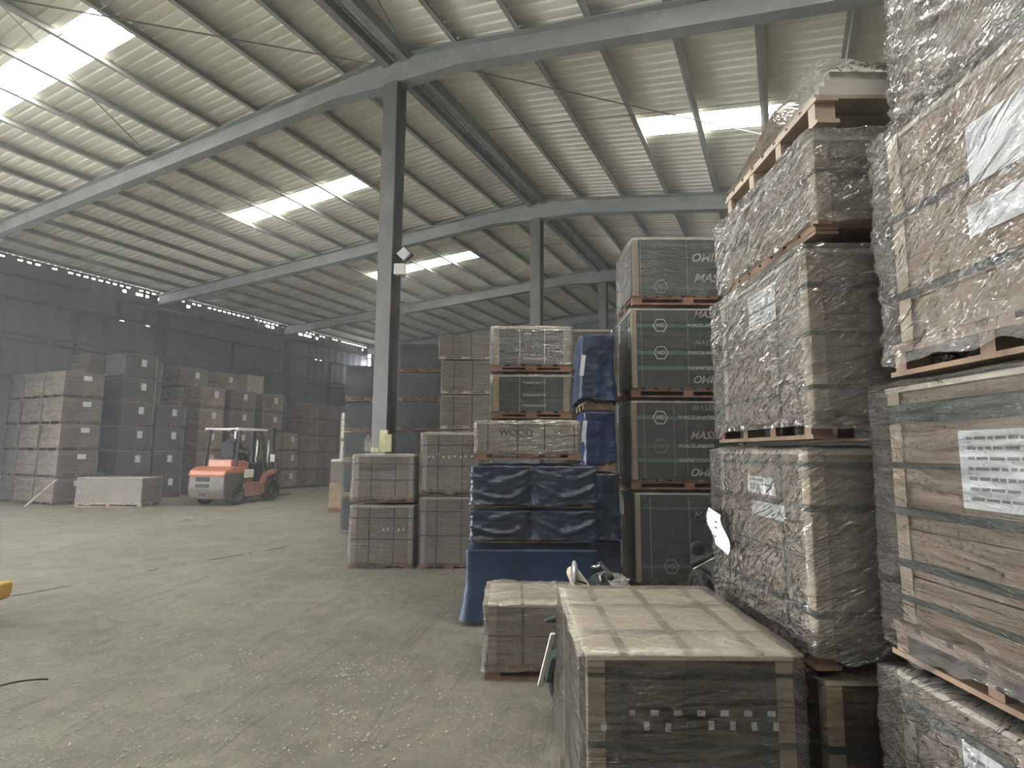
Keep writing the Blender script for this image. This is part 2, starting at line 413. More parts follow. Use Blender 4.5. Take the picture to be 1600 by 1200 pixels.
def m_sheet(sw, sh, lines):
    return MB().quadbox((0, 0, 0), (sw, .0015, sh)).mesh('label_sheet', 'paper')
def m_lines(sw, sh, rows, seed):
    b = MB(); rnd = random.Random(seed)
    for i in range(rows):
        z = sh / 2 - sh * (i + .8) / (rows + .8); x = -sw * .42; end = sw * rnd.uniform(.0, .35)
        while x < end:
            l = sw * rnd.uniform(.04, .13); b.quadbox((x + l / 2, -.0014, z), (l, .0008, sh / (rows + 1) * .32)); x += l + sw * .02
    return b.mesh('printed_lines', 'inkgrey')
UNIT = {}
def crate(label, cx, cy, z, w, d, h, yaw=0, look='brown', layers=7, cols=1, pal=.11, palmat='wood', wrap='filmfar', res=5, rows=4, amp=0.0,
          tilt=0.0, flare=0.0, rag=0.0, sheets=(), hstraps=(), vstraps=(), corners=(), top=None, group=None, seed=0, name='pallet_load', cat='pallet load', wrapz=None,
          off=.014, topamp=None, inset=.02, dome=0, openpal=False, topfilm=None):
    T = thing(name, label, cat, (cx, cy, z), yaw, group)
    k = (w, d, h)
    if pal: link('pallet', cached(('p', w, d, pal, palmat), lambda: (m_pallet_open if openpal else m_pallet)(w, d, pal, palmat)), T)
    gw, gd = w - 2 * inset, d - 2 * inset
    h_full = h; h = h - ((topamp if topamp is not None else amp) * 1.0 + .010)
    k = (w, d, h)
    ct = link('cartons', cached(('c', k, look, layers, cols, pal, seed % 3), lambda: m_cartons(gw, gd, pal, h - (.02 if top else .004), layers, cols, look, seed % 3)), T)
    if top: link('top_board', cached(('t', k, top), lambda: MB().quadbox((0, 0, h - .011), (gw + .02, gd + .02, .018)).mesh('top_board', top)), T)
    for zz, hh in hstraps: link('strap', m_hstrap(gw, gd, zz, hh), T)
    for x, hh, al in vstraps: link('strap', m_vstrap(gw, gd, x, pal * .3, h, hh, .008, al), T)
    for sx, sy in corners: tag(link('corner_board', m_corner(gw, gd, pal, h - .005, sx, sy), T), 'pale card edge protector')
    for i, (face, u, zz, sw, sh, ln) in enumerate(sheets):
        loc, rz = on_face(gw, gd, face, u, zz, .010)
        s = link('label_sheet', cached(('s', sw, sh), lambda: m_sheet(sw, sh, ln)), T, loc, (0, 0, rz))
        if ln: link('printed_lines', cached(('l', sw, sh, ln), lambda: m_lines(sw, sh, ln, ln)), s)
    if wrap:
        zz = wrapz if wrapz is not None else pal * .7
        W_ = link('stretch_wrap', cached(('w', k, wrap, res, rows, amp, seed, tilt, flare, zz, off), lambda: m_shell(w - .01, d - .01, zz, h + (.008 if topfilm else .002), wrap, res, rows, amp, seed, off, .03, tilt, flare, None, rag, 6 if amp else 3, topamp=topamp, dome=dome, topmat=topfilm)), T)
        tag(W_, 'clear stretch film')
    return T

# ------------------------------------------------------------------ building shell (local x' = towards right wall, y' = along the hall)
DR, HR, SL, SR, DW = 6.02, 8.756, .0458, .159, 23.0
S0, S1, BAY, SEND = -14.0, 7.58, 6.5, 27.08
DRIGHT = -13.0
def roof_h(d): return HR - SL * (d - DR) if d > DR else HR - SR * (DR - d)
def bstruct(name, me, parent=None, kind='structure', **kw):
    o = link(name, me, parent)
    if not parent: o.rotation_euler = (0, 0, -TH); o['kind'] = kind
    return o
def bpt(s, d, h=0):
    return Vector((math.sin(TH) * s - math.cos(TH) * d, math.cos(TH) * s + math.sin(TH) * d, h))

b = MB(); b.quadbox((-(DW + DRIGHT) / 2, (S0 + SEND) / 2, -.1), (DW - DRIGHT + 30, SEND - S0 + 12, .2))
fl = bstruct('floor', b.mesh('floor', 'floor'))

# skylights: (s0, s1, d0, d1), one window per bay; the far pair of edges is where the roof meets them
LIFT = .14
SKY = []
for i, sc in enumerate((-8.7, -2.1, 4.85, 10.95, 17.05)):
    SKY.append((sc - .34, sc + .34, 9.75, 14.5))
    if sc < 12: SKY.append((sc - .34, sc + .34, -2.45, 2.3))
def in_sky(s, d):
    return any(a <= s <= b and c <= d <= e for a, b, c, e in SKY)
def roof_sheet():
    V = []; Fc = []
    svals = [S0]; s = S0; k = 0
    sky_edges = sorted({x for q in SKY for x in q[:2]})
    prof = []                                             # ribs: trapezoid every .2 m
    while s < SEND:
        prof += [(s, 0), (s + .13, 0), (s + .15, .03), (s + .18, .03)]; s += .2
    prof.append((SEND, 0))
    for e in sky_edges: prof.append((e, 0))
    prof = sorted(prof)
    dv = sorted({DW + .1, DR, DRIGHT, 9.75, 14.5, -2.45, 2.3})
    for (s, z) in prof:
        for d in dv: V.append((-d, s, roof_h(d) + LIFT + z))
    nd = len(dv)
    for i in range(len(prof) - 1):
        if prof[i + 1][0] - prof[i][0] < 1e-6: continue
        sm = (prof[i][0] + prof[i + 1][0]) / 2
        for j in range(nd - 1):
            dm = (dv[j] + dv[j + 1]) / 2
            if in_sky(sm, dm): continue
            Fc.append((i * nd + j, i * nd + j + 1, (i + 1) * nd + j + 1, (i + 1) * nd + j))
    me = bpy.data.meshes.new('ceiling'); me.from_pydata(V, [], Fc); me.materials.append(M['roof']); return me
ceil = bstruct('ceiling', roof_sheet())
# purlins, rafters and the ridge channel belong to the roof
def sloped(d0, d1, s, w, h, drop, nm, mat='steel'):
    bb = MB(); xs = [(-d0, roof_h(d0) - drop), (-d1, roof_h(d1) - drop)]
    bb.prism([(xs[0][0], xs[0][1]), (xs[1][0], xs[1][1]), (xs[1][0], xs[1][1] - h), (xs[0][0], xs[0][1] - h)], s - w / 2, s + w / 2)
    return bb
pd = [DR + 1.17 + 1.18 * i for i in range(14)] + [DR - 1.27 - 1.18 * i for i in range(15)]
for d in pd:
    h = roof_h(d); bb = MB()
    bb.quadbox((-d, (S0 + SEND) / 2, h + LIFT / 2), (.018, SEND - S0, LIFT))
    bb.quadbox((-d + .035, (S0 + SEND) / 2, h + .01), (.07, SEND - S0, .015)); bb.quadbox((-d - .035, (S0 + SEND) / 2, h + LIFT - .015), (.07, SEND - S0, .012))
    bstruct('purlin', bb.mesh('purlin', 'purlin'), ceil)
for sx in (-.2, .2):
    bb = MB(); bb.quadbox((-DR + sx, (S0 + SEND) / 2, HR - .02), (.14, SEND - S0, .22)); bstruct('ridge_channel', bb.mesh('ridge_channel', 'steel'), ceil)
bb = MB(); bb.tube([(-DR - .04, S0, HR - .03), (-DR - .04, SEND, HR - .03)], .035, 8); tag(bstruct('conduit', bb.mesh('conduit', 'greymetal'), ceil), 'pale conduit along the ridge')
frames = [S1 + BAY * i for i in range(-3, 4)]
for s in frames:
    for nm, d0, d1 in (('left', DR, DW), ('right', DRIGHT, DR)):
        H = .42; a, c = sorted((d0, d1)); bb = MB()
        for w, hh, dr in ((.012, H, 0), (.22, .018, 0), (.22, .018, H - .018)):
            q = sloped(a, c, s, w, hh, dr, nm); o = len(bb.v); bb.v += q.v; bb.f += [tuple(i + o for i in f) for f in q.f]
        # haunch at the column
        x0 = -DR; sg = -1 if nm == 'left' else 1; L_ = 1.5
        bb.prism([(x0, HR - H + .02), (x0 + sg * L_, roof_h(DR - sg * L_) - H + .02), (x0 + sg * .2, HR - H - .16), (x0, HR - H - .16)], s - .11, s + .11)
        bstruct('rafter', bb.mesh('rafter', 'steel'), ceil)
# brace rods under the roof
for a, c in (((S1, DR + .3), (1.08, 13.2)), ((S1, 13), (1.08, DR + 3)), ((S1 + .1, DR - .5), (14, -4)), ((4.3, DR - 1.2), (S1, DR - .3))):
    p = Vector((-a[1], a[0], roof_h(a[1]) - .05)); q = Vector((-c[1], c[0], roof_h(c[1]) - .05))
    bstruct('brace_rod', MB().tube([p, q], .012, 6).mesh('brace_rod', 'steel'), ceil)
for s in (10.2, 16.9, 4.5):
    p = Vector((-DW + 1, s, roof_h(DW - 1) - .01)); q = Vector((-DR, s, HR - .01)); r_ = Vector((-DRIGHT, s, roof_h(DRIGHT) - .01))
    bstruct('sag_rod', MB().tube([p, q, r_], .008, 5).mesh('sag_rod', 'steel'), ceil)
for i, (a, c, e, g) in enumerate(SKY):
    me = bpy.data.meshes.new('skylight')
    zz = lambda d: roof_h(d) + LIFT + .004
    me.from_pydata([(-e, a, zz(e)), (-e, c, zz(e)), (-g, c, zz(g)), (-g, a, zz(g))], [], [(0, 1, 2, 3)]); me.materials.append(M['skylight'])
    bstruct('window_%d' % (i + 1), me)

# left wall: corrugated sheet with a row of daylight gaps under the eave, scattered holes, a big door opening nearer than the view
HW = roof_h(DW) + LIFT
rnd = random.Random(4)
def wall_left():
    V = []; Fc = []
    DOOR = (-9.5, 1.5, 6.63)
    ns = int((SEND - S0) / .125)
    zs = [0, 6.2, 6.63, 6.71, HW - .34, HW - .245, HW - .14, HW - .10, HW]
    for i in range(ns + 1):
        s = S0 + i * (SEND - S0) / ns; x = -DW - (.02 if (i % 4) in (1, 2) else 0)
        for z in zs: V.append((x, s, z))
    n = len(zs)
    for i in range(ns):
        s = S0 + (i + .5) * (SEND - S0) / ns
        for j in range(n - 1):
            zc = (zs[j] + zs[j + 1]) / 2
            if zc < DOOR[2] and DOOR[0] < s < DOOR[1]: continue
            if j == 6 and s > 8 and i % 2 == 0 and rnd.random() > .12: continue      # gap beneath the eave
            if j == 4 and ((12.6 < s < 14.0 and rnd.random() < .42) or (19.4 < s < 20.6 and rnd.random() < .45) or (21.6 < s < 22.4 and rnd.random() < .8) or (s > 8 and rnd.random() < .03)): continue
            if j == 2 and (abs(s - 12.7) < .07 or abs(s - 13.7) < .07 or abs(s - 20.9) < .1 or abs(s - 22.9) < .1 or abs(s - 23.3) < .07): continue
            a = i * n + j; Fc.append((a, a + 1, a + n + 1, a + n))
    me = bpy.data.meshes.new('wall_left'); me.from_pydata(V, [], Fc); me.materials.append(M['wallm']); return me
wl = bstruct('wall_left', wall_left())
for z in (7.45, 6.67, 5.50, 5.28, 4.1, 2.8):
    lo = 1.5 if z < 6.6 else S0
    bstruct('girt', MB().quadbox((-DW + .09, (lo + SEND) / 2, z), (.15, SEND - lo, .07)).mesh('girt', 'steeldark'), wl)
for s in (11.2, 17.6, 23.9):
    bstruct('wall_post', MB().quadbox((-DW + .12, s, 3.3), (.1, .1, 6.6)).mesh('wall_post', 'steeldark'), wl)
# end wall with daylight slits near its left corner
def rect_wall(name, y, holes, d0=DW, d1=DRIGHT):
    ds = sorted({d0, d1, DR, *[h[0] for h in holes], *[h[1] for h in holes]}); zs = sorted({0, 6.0, *[h[2] for h in holes], *[h[3] for h in holes]})
    V = []; Fc = []; zs2 = zs + ['top']
    for d in ds:
        for z in zs2: V.append((-d, y, roof_h(d) + LIFT if z == 'top' else z))
    n = len(zs2)
    for i in range(len(ds) - 1):
        for j in range(n - 1):
            dm = (ds[i] + ds[i + 1]) / 2; zm = 99 if j == n - 2 else (zs[j] + zs[j + 1]) / 2
            top = zs[j] if j == n - 2 else None
            zc = (zs[j] + 8) / 2 if top is not None else zm
            if any(h[0] < dm < h[1] and h[2] < zc < h[3] for h in holes): continue
            a = i * n + j; Fc.append((a, a + n, a + n + 1, a + 1))
    me = bpy.data.meshes.new(name); me.from_pydata(V, [], Fc); me.materials.append(M['wallm']); return bstruct(name, me)
we = rect_wall('wall_back', SEND, [(22.72, 22.93, 6.35, 7.75), (21.95, 22.35, 6.45, 7.1)])
for z in (7.3, 6.1, 4.6): bstruct('girt', MB().quadbox((-(DW + DRIGHT) / 2, SEND - .09, z), (DW - DRIGHT, .1, .08)).mesh('girt', 'steeldark'), we)
wr = rect_wall('wall_front', S0, [(17.0, 20.0, 0.0, 4.0)])
bb = MB(); bb.quadbox((-DRIGHT, (S0 + SEND) / 2, 3), (.05, SEND - S0, 6.2)); bstruct('wall_right', bb.mesh('wall_right', 'wallm'))

# steel columns: H sections standing under the ridge and against the left wall
def m_col(h, w=.30, dep=.26):
    b = MB(); b.quadbox((0, -dep / 2, h / 2), (w, .016, h)); b.quadbox((0, dep / 2, h / 2), (w, .016, h)); b.quadbox((0, 0, h / 2), (.014, dep, h))
    b.quadbox((0, 0, .012), (w + .14, dep + .14, .024)); return b.mesh('steel_column', 'steelcol')
colm = m_col(HR - .56)
for i, s in enumerate((S1, S1 + BAY, S1 + 2 * BAY)):
    lb = ['nearest grey steel roof column, standing behind the two brown pallet stacks', 'second grey steel column under the ridge, rising behind the wrapped green loads',
          'farthest visible grey roof column, its top just left of the tall green stack'][i]
    o = tag(link('steel_column', colm, None, bpt(s, DR), (0, 0, -TH)), lb, 'column', 'steel columns under the ridge')
    if i == 0: col1 = o
wcm = m_col(7.3, .26, .3)
for i, s in enumerate((S1, S1 + BAY, S1 + 2 * BAY)):
    if i == 0: continue
    lb = ['', 'dark wall column behind the tall left stacks with bright holes at its top', 'dark wall column rising behind the forklift and its stacks'][i]
    tag(link('steel_column', wcm, None, bpt(s, DW - .38), (0, 0, math.pi / 2 - TH)), lb, 'column', 'steel columns against the left wall')

# floodlight fixed on the nearest column
fl_ = thing('floodlight', 'small pale floodlight fixed on the right side of the nearest column', 'lamp', bpt(S1, DR) + Vector((.22, -.16, 4.72)), 0)
link('lamp_housing', MB().quadbox((0, 0, 0), (.20, .12, .20)).mesh('lamp_housing', 'whitepaint', .02), fl_)
link('lamp_head', MB().quadbox((.06, -.02, .27), (.17, .08, .17), Euler((0, math.radians(45), 0)).to_matrix()).mesh('lamp_head', 'glass', .01), fl_)
link('lamp_head_frame', MB().quadbox((.06, .03, .27), (.22, .03, .22), Euler((0, math.radians(45), 0)).to_matrix()).mesh('lamp_head_frame', 'black'), fl_)
link('bracket', MB().bar((-.08, .04, 0), (.06, .02, .2), .03).bar((-.17, .08, -.02), (-.05, .04, -.02), .04).mesh('bracket', 'greypaint'), fl_)

# ------------------------------------------------------------------ rows along the left wall (aligned with the hall)
DF = 19.56; TIER = .81
ORD = ['bottom', 'second up', 'third up', 'fourth up', 'fifth up', 'sixth up', 'seventh up']
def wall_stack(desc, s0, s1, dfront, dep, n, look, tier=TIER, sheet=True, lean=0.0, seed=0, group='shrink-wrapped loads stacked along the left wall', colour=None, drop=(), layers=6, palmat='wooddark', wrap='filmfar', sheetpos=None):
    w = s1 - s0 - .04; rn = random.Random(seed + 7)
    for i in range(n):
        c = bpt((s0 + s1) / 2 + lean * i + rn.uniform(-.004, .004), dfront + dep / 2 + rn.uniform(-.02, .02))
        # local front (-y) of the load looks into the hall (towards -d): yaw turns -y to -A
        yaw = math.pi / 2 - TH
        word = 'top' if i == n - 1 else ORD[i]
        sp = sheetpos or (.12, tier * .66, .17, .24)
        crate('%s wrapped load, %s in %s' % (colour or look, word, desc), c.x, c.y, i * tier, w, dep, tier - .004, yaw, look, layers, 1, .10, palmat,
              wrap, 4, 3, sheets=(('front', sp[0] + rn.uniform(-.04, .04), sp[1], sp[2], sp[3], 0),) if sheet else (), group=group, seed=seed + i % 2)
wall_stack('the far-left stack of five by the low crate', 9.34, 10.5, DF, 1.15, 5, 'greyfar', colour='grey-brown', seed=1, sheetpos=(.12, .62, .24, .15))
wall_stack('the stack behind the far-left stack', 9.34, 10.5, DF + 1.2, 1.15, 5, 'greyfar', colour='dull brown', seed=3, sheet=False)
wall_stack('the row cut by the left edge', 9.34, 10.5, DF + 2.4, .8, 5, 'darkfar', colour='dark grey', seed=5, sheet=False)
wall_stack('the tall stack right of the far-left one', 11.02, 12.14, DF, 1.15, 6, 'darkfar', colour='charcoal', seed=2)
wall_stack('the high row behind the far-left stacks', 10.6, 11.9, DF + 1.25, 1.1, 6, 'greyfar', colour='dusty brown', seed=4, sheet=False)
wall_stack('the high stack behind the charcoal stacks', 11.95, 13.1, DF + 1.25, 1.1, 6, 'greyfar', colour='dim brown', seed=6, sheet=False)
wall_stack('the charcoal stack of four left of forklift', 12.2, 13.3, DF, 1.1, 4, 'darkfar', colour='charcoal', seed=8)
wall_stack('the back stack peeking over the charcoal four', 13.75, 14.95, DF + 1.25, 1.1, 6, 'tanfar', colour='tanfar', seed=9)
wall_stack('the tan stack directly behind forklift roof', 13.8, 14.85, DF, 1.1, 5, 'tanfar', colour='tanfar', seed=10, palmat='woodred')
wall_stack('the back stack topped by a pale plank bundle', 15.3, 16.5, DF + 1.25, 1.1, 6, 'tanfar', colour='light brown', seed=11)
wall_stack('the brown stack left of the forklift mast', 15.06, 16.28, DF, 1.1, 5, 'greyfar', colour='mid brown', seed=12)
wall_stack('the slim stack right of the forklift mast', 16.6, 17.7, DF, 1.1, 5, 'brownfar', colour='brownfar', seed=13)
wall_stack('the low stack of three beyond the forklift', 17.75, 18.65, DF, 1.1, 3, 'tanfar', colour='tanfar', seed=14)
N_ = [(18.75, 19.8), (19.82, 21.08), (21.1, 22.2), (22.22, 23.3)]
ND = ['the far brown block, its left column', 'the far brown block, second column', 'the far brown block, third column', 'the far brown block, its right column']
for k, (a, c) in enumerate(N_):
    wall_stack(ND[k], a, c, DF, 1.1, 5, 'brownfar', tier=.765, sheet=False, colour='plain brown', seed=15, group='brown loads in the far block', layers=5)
c = bpt(16.85, DF + 1.8); 
crate('pale plank bundle on top of the back stack, above the forklift', *bpt(17.3, DF + 1.8)[:2], 0, .9, 1.0, 4.95, math.pi / 2 - TH, 'woodpale', 34, 1, .1, 'wood', None, seed=2, name='plank_bundle', cat='planks')
# low crate on the floor in front of them
crate('low wrapped crate alone on the floor before the far-left stacks', -11.62, 16.95, 0, 1.95, .9, .86, -.02, 'greyfar', 5, 2, .12, 'wood', 'filmfar', 8, 5, .006,
      vstraps=((-.6, .03, 'y'), (-.05, .03, 'y'), (.5, .03, 'y')), top='top', seed=3)
tag(link('wooden_lath', MB().bar((-14.05, 16.55, .005), (-13.35, 16.75, .78), .05, .03).mesh('wooden_lath', 'woodpale')), 'pale lath leaning on the far-left stack', 'lath')

# ------------------------------------------------------------------ centre: low wrapped piles beyond the brown stacks
crate('brown wrapped half-load on top of the loose plank pile', -4.68, 15.95, .80, .5, .9, .64, 0, 'brown', 4, 1, .06, 'wood', 'film', 8, 5, .006, seed=1)

crate('loose board pile on the floor left of the brown stacks', -4.70, 15.95, 0, .56, .9, .80, 0, 'tan', 9, 1, .12, 'woodred', None, seed=1, name='board_pile', cat='boards')
crate('narrow dusty load between the board pile and the brown stacks, lower one', -3.75, 14.6, 0, .55, .9, .74, 0, 'greybrown', 5, 1, .1, 'wood', 'film', 8, 5, .006, seed=2)
crate('narrow dusty load between the board pile and the brown stacks, upper one', -3.75, 14.6, .745, .55, .9, .74, 0, 'brown', 5, 1, .1, 'wood', 'film', 8, 5, .006, seed=2)
for i, (h, z) in enumerate(((1.0, 0), (.95, 1.005), (.86, 1.96))):
    crate('white boxed load, %s of three in the slim white stack' % ('bottom', 'middle', 'top')[i], -4.92, 17.6, z, .62, .8, h, 0, 'white', 8, 1, .08, 'wood', 'filmfar', 5, 3, hstraps=((h * .5, .012), (h * .75, .012)), group='white loads left of the green stacks', seed=1)

# dark green wrapped loads either side of the nearest column
GK = 'dark green wrapped loads by the nearest column'
for i, (z0, z1) in enumerate(((0, .75), (.75, 1.45), (1.45, 2.05), (2.05, 2.68), (2.68, 3.42))):
    crate('dark green wrapped load, %s of five, left of nearest column' % ORD[i], -2.98, 12.0, z0, .88, 1.0, z1 - z0 - .003, 0, 'green', 5, 1, .07, 'wood', 'filmclear', 10, 8, .007, .2, group=GK, seed=20 + i, hstraps=((.35, .02),))
for i, (z0, z1) in enumerate(((0, .78), (.78, 1.47), (1.47, 2.08), (2.08, 2.68), (2.68, 3.28), (3.28, 3.88))):
    crate('dark green wrapped load, %s of six, right of nearest column' % ORD[i], -1.92 + .01 * i, 12.0, z0, .98, 1.0, z1 - z0 - .003, 0, 'green', 5, 2, .06, 'woodred', 'filmclear', 10, 8, .006, .2, group=GK, seed=30 + i, hstraps=((.3, .02),))
for i, (z0, z1) in enumerate(((0, .75), (.75, 1.42), (1.42, 2.04), (2.04, 2.64), (2.64, 3.24), (3.24, 3.68))):
    crate('tan layered load, %s of six, in stack behind the brown stacks' % ORD[i], -.78 - (.03 if i == 5 else 0), 10.1, z0, .88 + (.04 if i == 5 else 0), 1.0, z1 - z0 - .003, 0, 'tan', 8, 1, .05, 'woodpale', 'film', 12, 12, .010, .1, group='tan layered loads in the middle', seed=40 + i, vstraps=((-.22, .02, 'y'), (.1, .02, 'y')))

# brown stacks on the floor with rows of small white stickers
stick = MB().quadbox((0, 0, 0), (.020, .002, .030)).mesh('sticker', 'paper')
def stickers(T, w, d, rows, rng):
    for z, xs in rows:
        for x in xs:
            link('sticker', stick, T, (x + rng.uniform(-.006, .006), -d / 2 + .008, z + rng.uniform(-.006, .006)), (0, rng.uniform(-.4, .4), 0))
rng = random.Random(9)
E = [('left brown floor stack, lower tall load with stickers', -1.84, 0, .92, .90, 1, ((.62, (-.36, -.30, -.22, -.13, -.06)), (.54, (.02, .08, .16, .24, .3)), (.34, (-.37, -.32, -.22, -.15, -.08, 0)), (.27, (.05, .12, .24, .31)), (.2, (-.2, -.16)))),
     ('left brown floor stack, upper load topped by small boxes', -1.84, .925, .90, .695, 2, ((.50, (-.36, -.29, -.22, -.14, -.06, .02, .09, .17, .25)), (.22, (-.35, -.28, -.1, 0, .05, .1, .17, .25)))),
     ('right brown floor stack, lower load next to blue sheets', -.88, 0, .86, 1.02, 3, ((.78, (-.3, -.1, .0, .2)), (.66, (-.28, -.15, -.08, .06)), (.58, (-.24, .1, .16, .22)), (.36, (-.3, -.02, .1)), (.26, (-.28, -.18, -.1, .06, .12)))),
     ('right brown floor stack, upper load, higher than its neighbour', -.88, 1.025, .86, .915, 4, ((.82, (-.3, -.2, -.05, .1)), (.55, (-.32, -.26, -.18, -.1, -.02, .06, .14, .22, .3)), (.2, (-.3, -.22, -.05, .0, .05, .1, .15, .2, .28))))]
for lb, x, z, w, h, sd, st in E:
    T = crate(lb, x, 8.17 + .42, z, w, .84, h, 0, 'brown', 6, 2, .07, 'woodred', 'film', 34, 30, .012, .35 if sd in (1, 2) else .05, .02 if z else .0, .03,
              vstraps=((-.18, .016, 'y'), (.17, .016, 'y')), hstraps=((h * .45, .014), (h * .78, .014)), corners=((-1, -1), (1, -1)), top='top', seed=50 + sd, group='brown loads stacked on the floor in the middle', inset=.03, topamp=.02, topfilm='filmtop', wrapz=.03)
    stickers(T, w - .06, .78, st, rng)
# small things on top of the left brown stack
tag(link('yellow_box', MB().quadbox((0, 0, .13), (.10, .08, .26)).mesh('yellow_box', 'yellowbox', .004), None, (-1.85, 8.45, 1.64), (0, 0, .1)), 'pale yellow upright box on the left brown stack, front one', 'box', 'small boxes on the brown stack')
tag(link('yellow_box', MB().quadbox((0, 0, .165), (.11, .08, .33)).quadbox((0, -.041, .25), (.07, .002, .05)).mesh('yellow_box', 'yellowbox', .003), None, (-1.95, 8.62, 1.64), (0, 0, -.1)), 'taller cream printed box behind the yellow one on the brown stack', 'box', 'small boxes on the brown stack')
tag(link('card_box', MB().quadbox((0, 0, .03), (.09, .09, .06)).mesh('card_box', 'yellowbox', .003), None, (-2.03, 8.42, 1.64), (0, 0, .3)), 'tiny cream box lying left of the yellow box', 'box')
bt = tag(link('plastic_bottle', MB().tube([(0, 0, 0), (0, 0, .02), (0, 0, .18), (0, 0, .23), (0, 0, .245), (0, 0, .27)], [.045, .05, .05, .025, .02, .02], 14).mesh('plastic_bottle', 'film', smooth=True), None, (-2.16, 8.5, 1.64)), 'clear plastic bottle at the left on the brown stack', 'bottle')

# ------------------------------------------------------------------ blue covered loads
def blue_load(label, cx, cy, z, w, d, h, mat, fold, amp, flare, seed, yaw=0, pal=.08, group='loads covered with blue plastic sheet', off=.03, rows=40, res=40, rag=.02, z0=.03, dome=.01):
    T = thing('covered_load', label, 'covered load', (cx, cy, z), yaw, group)
    if pal: link('pallet', cached(('p', w - .04, d - .04, pal, 'wood'), lambda: m_pallet(w - .04, d - .04, pal)), T)
    link('cartons', m_cartons(w - .08, d - .08, pal, h - .04, 4, 1, 'greybrown', seed), T)
    link('plastic_sheet', m_shell(w - .05, d - .05, z0, h - .032, mat, res, rows, amp, seed, off, .04, 0, flare, fold, rag, 8, 'plastic_sheet', dome, .02), T)
    return T
def swag(x, y, z, u, f):
    # folds hanging between three pinned points of the front
    q = abs(math.sin(math.pi * (x + .02) / 1.2 * 1.0)) if y < 0 else .5
    half = (x % .62) / .62
    sag = 1 - (2 * half - 1) ** 2
    ph = (z + .09 * sag + .05 * fbm((x * 2, y * 2, z * 2), 2)) * 2 * math.pi / .155
    k = .55 + .45 * fbm((x * 2.2, 1, z * 5), 2)
    return .024 * k * (max(0, math.sin(ph)) ** 1.5) - .03 * math.exp(-((x + .02) / .03) ** 2) + .012 * fbm((x * 9, y * 9, z * 14), 3)
def plainfold(x, y, z, u, f):
    return .02 * fbm((x * 2.5, y * 2.5, z * 1.2), 3) + .006 * ridged(fbm((x * 6 + z * 3, y * 6, z * 1.5), 2))
def vfold(x, y, z, u, f):
    return .03 * fbm((x * 5 + z, y * 5, z * 1.4 + 5), 3) + .012 * ridged(fbm((x * 8, y * 8, z * 3), 2)) 
gx, gy = .21, 6.12
blue_load('blue tarpaulin covered load on the floor, bottom of blue stack', gx, gy, 0, 1.28, .98, .73, 'bluelt', plainfold, .004, .07, 61, z0=.05, rag=.05)
blue_load('dark blue sheeted load with sagging folds, middle of blue stack', gx + .01, gy, .765, 1.24, .95, .335, 'navy', swag, .004, .01, 62, pal=.05)
blue_load('dark blue sheeted load, topmost sheeted one in the wide blue stack', gx + .01, gy, 1.105, 1.24, .95, .43, 'navy', swag, .004, .01, 63, pal=.05)
# carton load lettered WOOD on top
T = crate('flat brown carton load lettered WOOD on reddish pallet, above blue sheets', .16, 6.12, 1.575, 1.06, .9, .415, 0, 'kraft', 2, 1, .085, 'woodred', 'filmdusty', 40, 24, .012, .35, .0, .01,
          vstraps=((-.40, .012, 'y'), (-.10, .012, 'y'), (.17, .012, 'y'), (.47, .012, 'y')), top='top', seed=71, topfilm='filmtop', topamp=.03, wrapz=.06)
link('printed_text', text_mesh('WOOD', .10, 'ink'), T, (-.29, -.9 / 2 + .014, .265), (math.pi / 2, 0, 0))
link('printed_text', text_mesh('GRAIN', .08, 'inkgrey'), T, (.06, -.9 / 2 + .014, .255), (math.pi / 2, 0, 0))
# two dark green loads above it
for i, (z0, z1, sd) in enumerate(((1.995, 2.475, 72), (2.48, 2.985, 73))):
    T = crate(('lower' if i == 0 else 'upper') + ' green carton load with glossy film, above the WOOD load', .20, 6.2, z0, .84, .85, z1 - z0, 0, 'green', 5, 3, .07, 'woodred', 'filmclear' if i == 0 else 'film', 46, 34, .012, .2, .0, .01, corners=((-1, -1), (1, -1)), top='top', seed=sd, group='green carton loads above the WOOD load', inset=.03, topamp=.02, wrapz=.065)
    for zz in ((.37, .24, .13) if i == 0 else (.14,)):
        link('printed_text', text_mesh('PORCELANATO', .034, 'print'), T, (-.09, -.85 / 2 + .0235, zz), (math.pi / 2, 0, 0))
    for xx in (-.12, .14): link('printed_rule', MB().quadbox((0, 0, 0), (.004, .001, .4)).mesh('printed_rule', 'print'), T, (xx, -.85 / 2 + .025, .27))
# narrow blue-sheeted stack
for i, (z0, z1, x0, x1) in enumerate(((0, .62, .95, 1.32), (.625, 1.42, .90, 1.30), (1.425, 2.16, .88, 1.27), (2.165, 3.12, .85, 1.26))):
    blue_load('%s blue sheeted load in the narrow stack beside green cartons' % ('bottom', 'second', 'third', 'top')[i], (x0 + x1) / 2, 7.2, z0, x1 - x0, .8, z1 - z0 - (.0 if i < 3 else 0), 'bluelt' if i == 3 else ('blue' if i == 2 else 'navy'), vfold, .012, .05 if i in (1, 3) else .01, 80 + i, pal=.0 if i == 0 else .09, z0=.0 if i < 2 else .1, off=.02, group='narrow blue sheeted loads', rag=.05)
for x, z, lb in ((.845, 2.7, 'white slip hanging on the top narrow blue sheet'), (.855, 1.9, 'white slip hanging on the third narrow blue sheet')):
    tag(link('paper_slip', MB().quadbox((0, 0, 0), (.05, .003, .26), Euler((0, .12, 0)).to_matrix()).mesh('paper_slip', 'paper'), None, (x + .015, 6.775, z)), lb, 'paper')
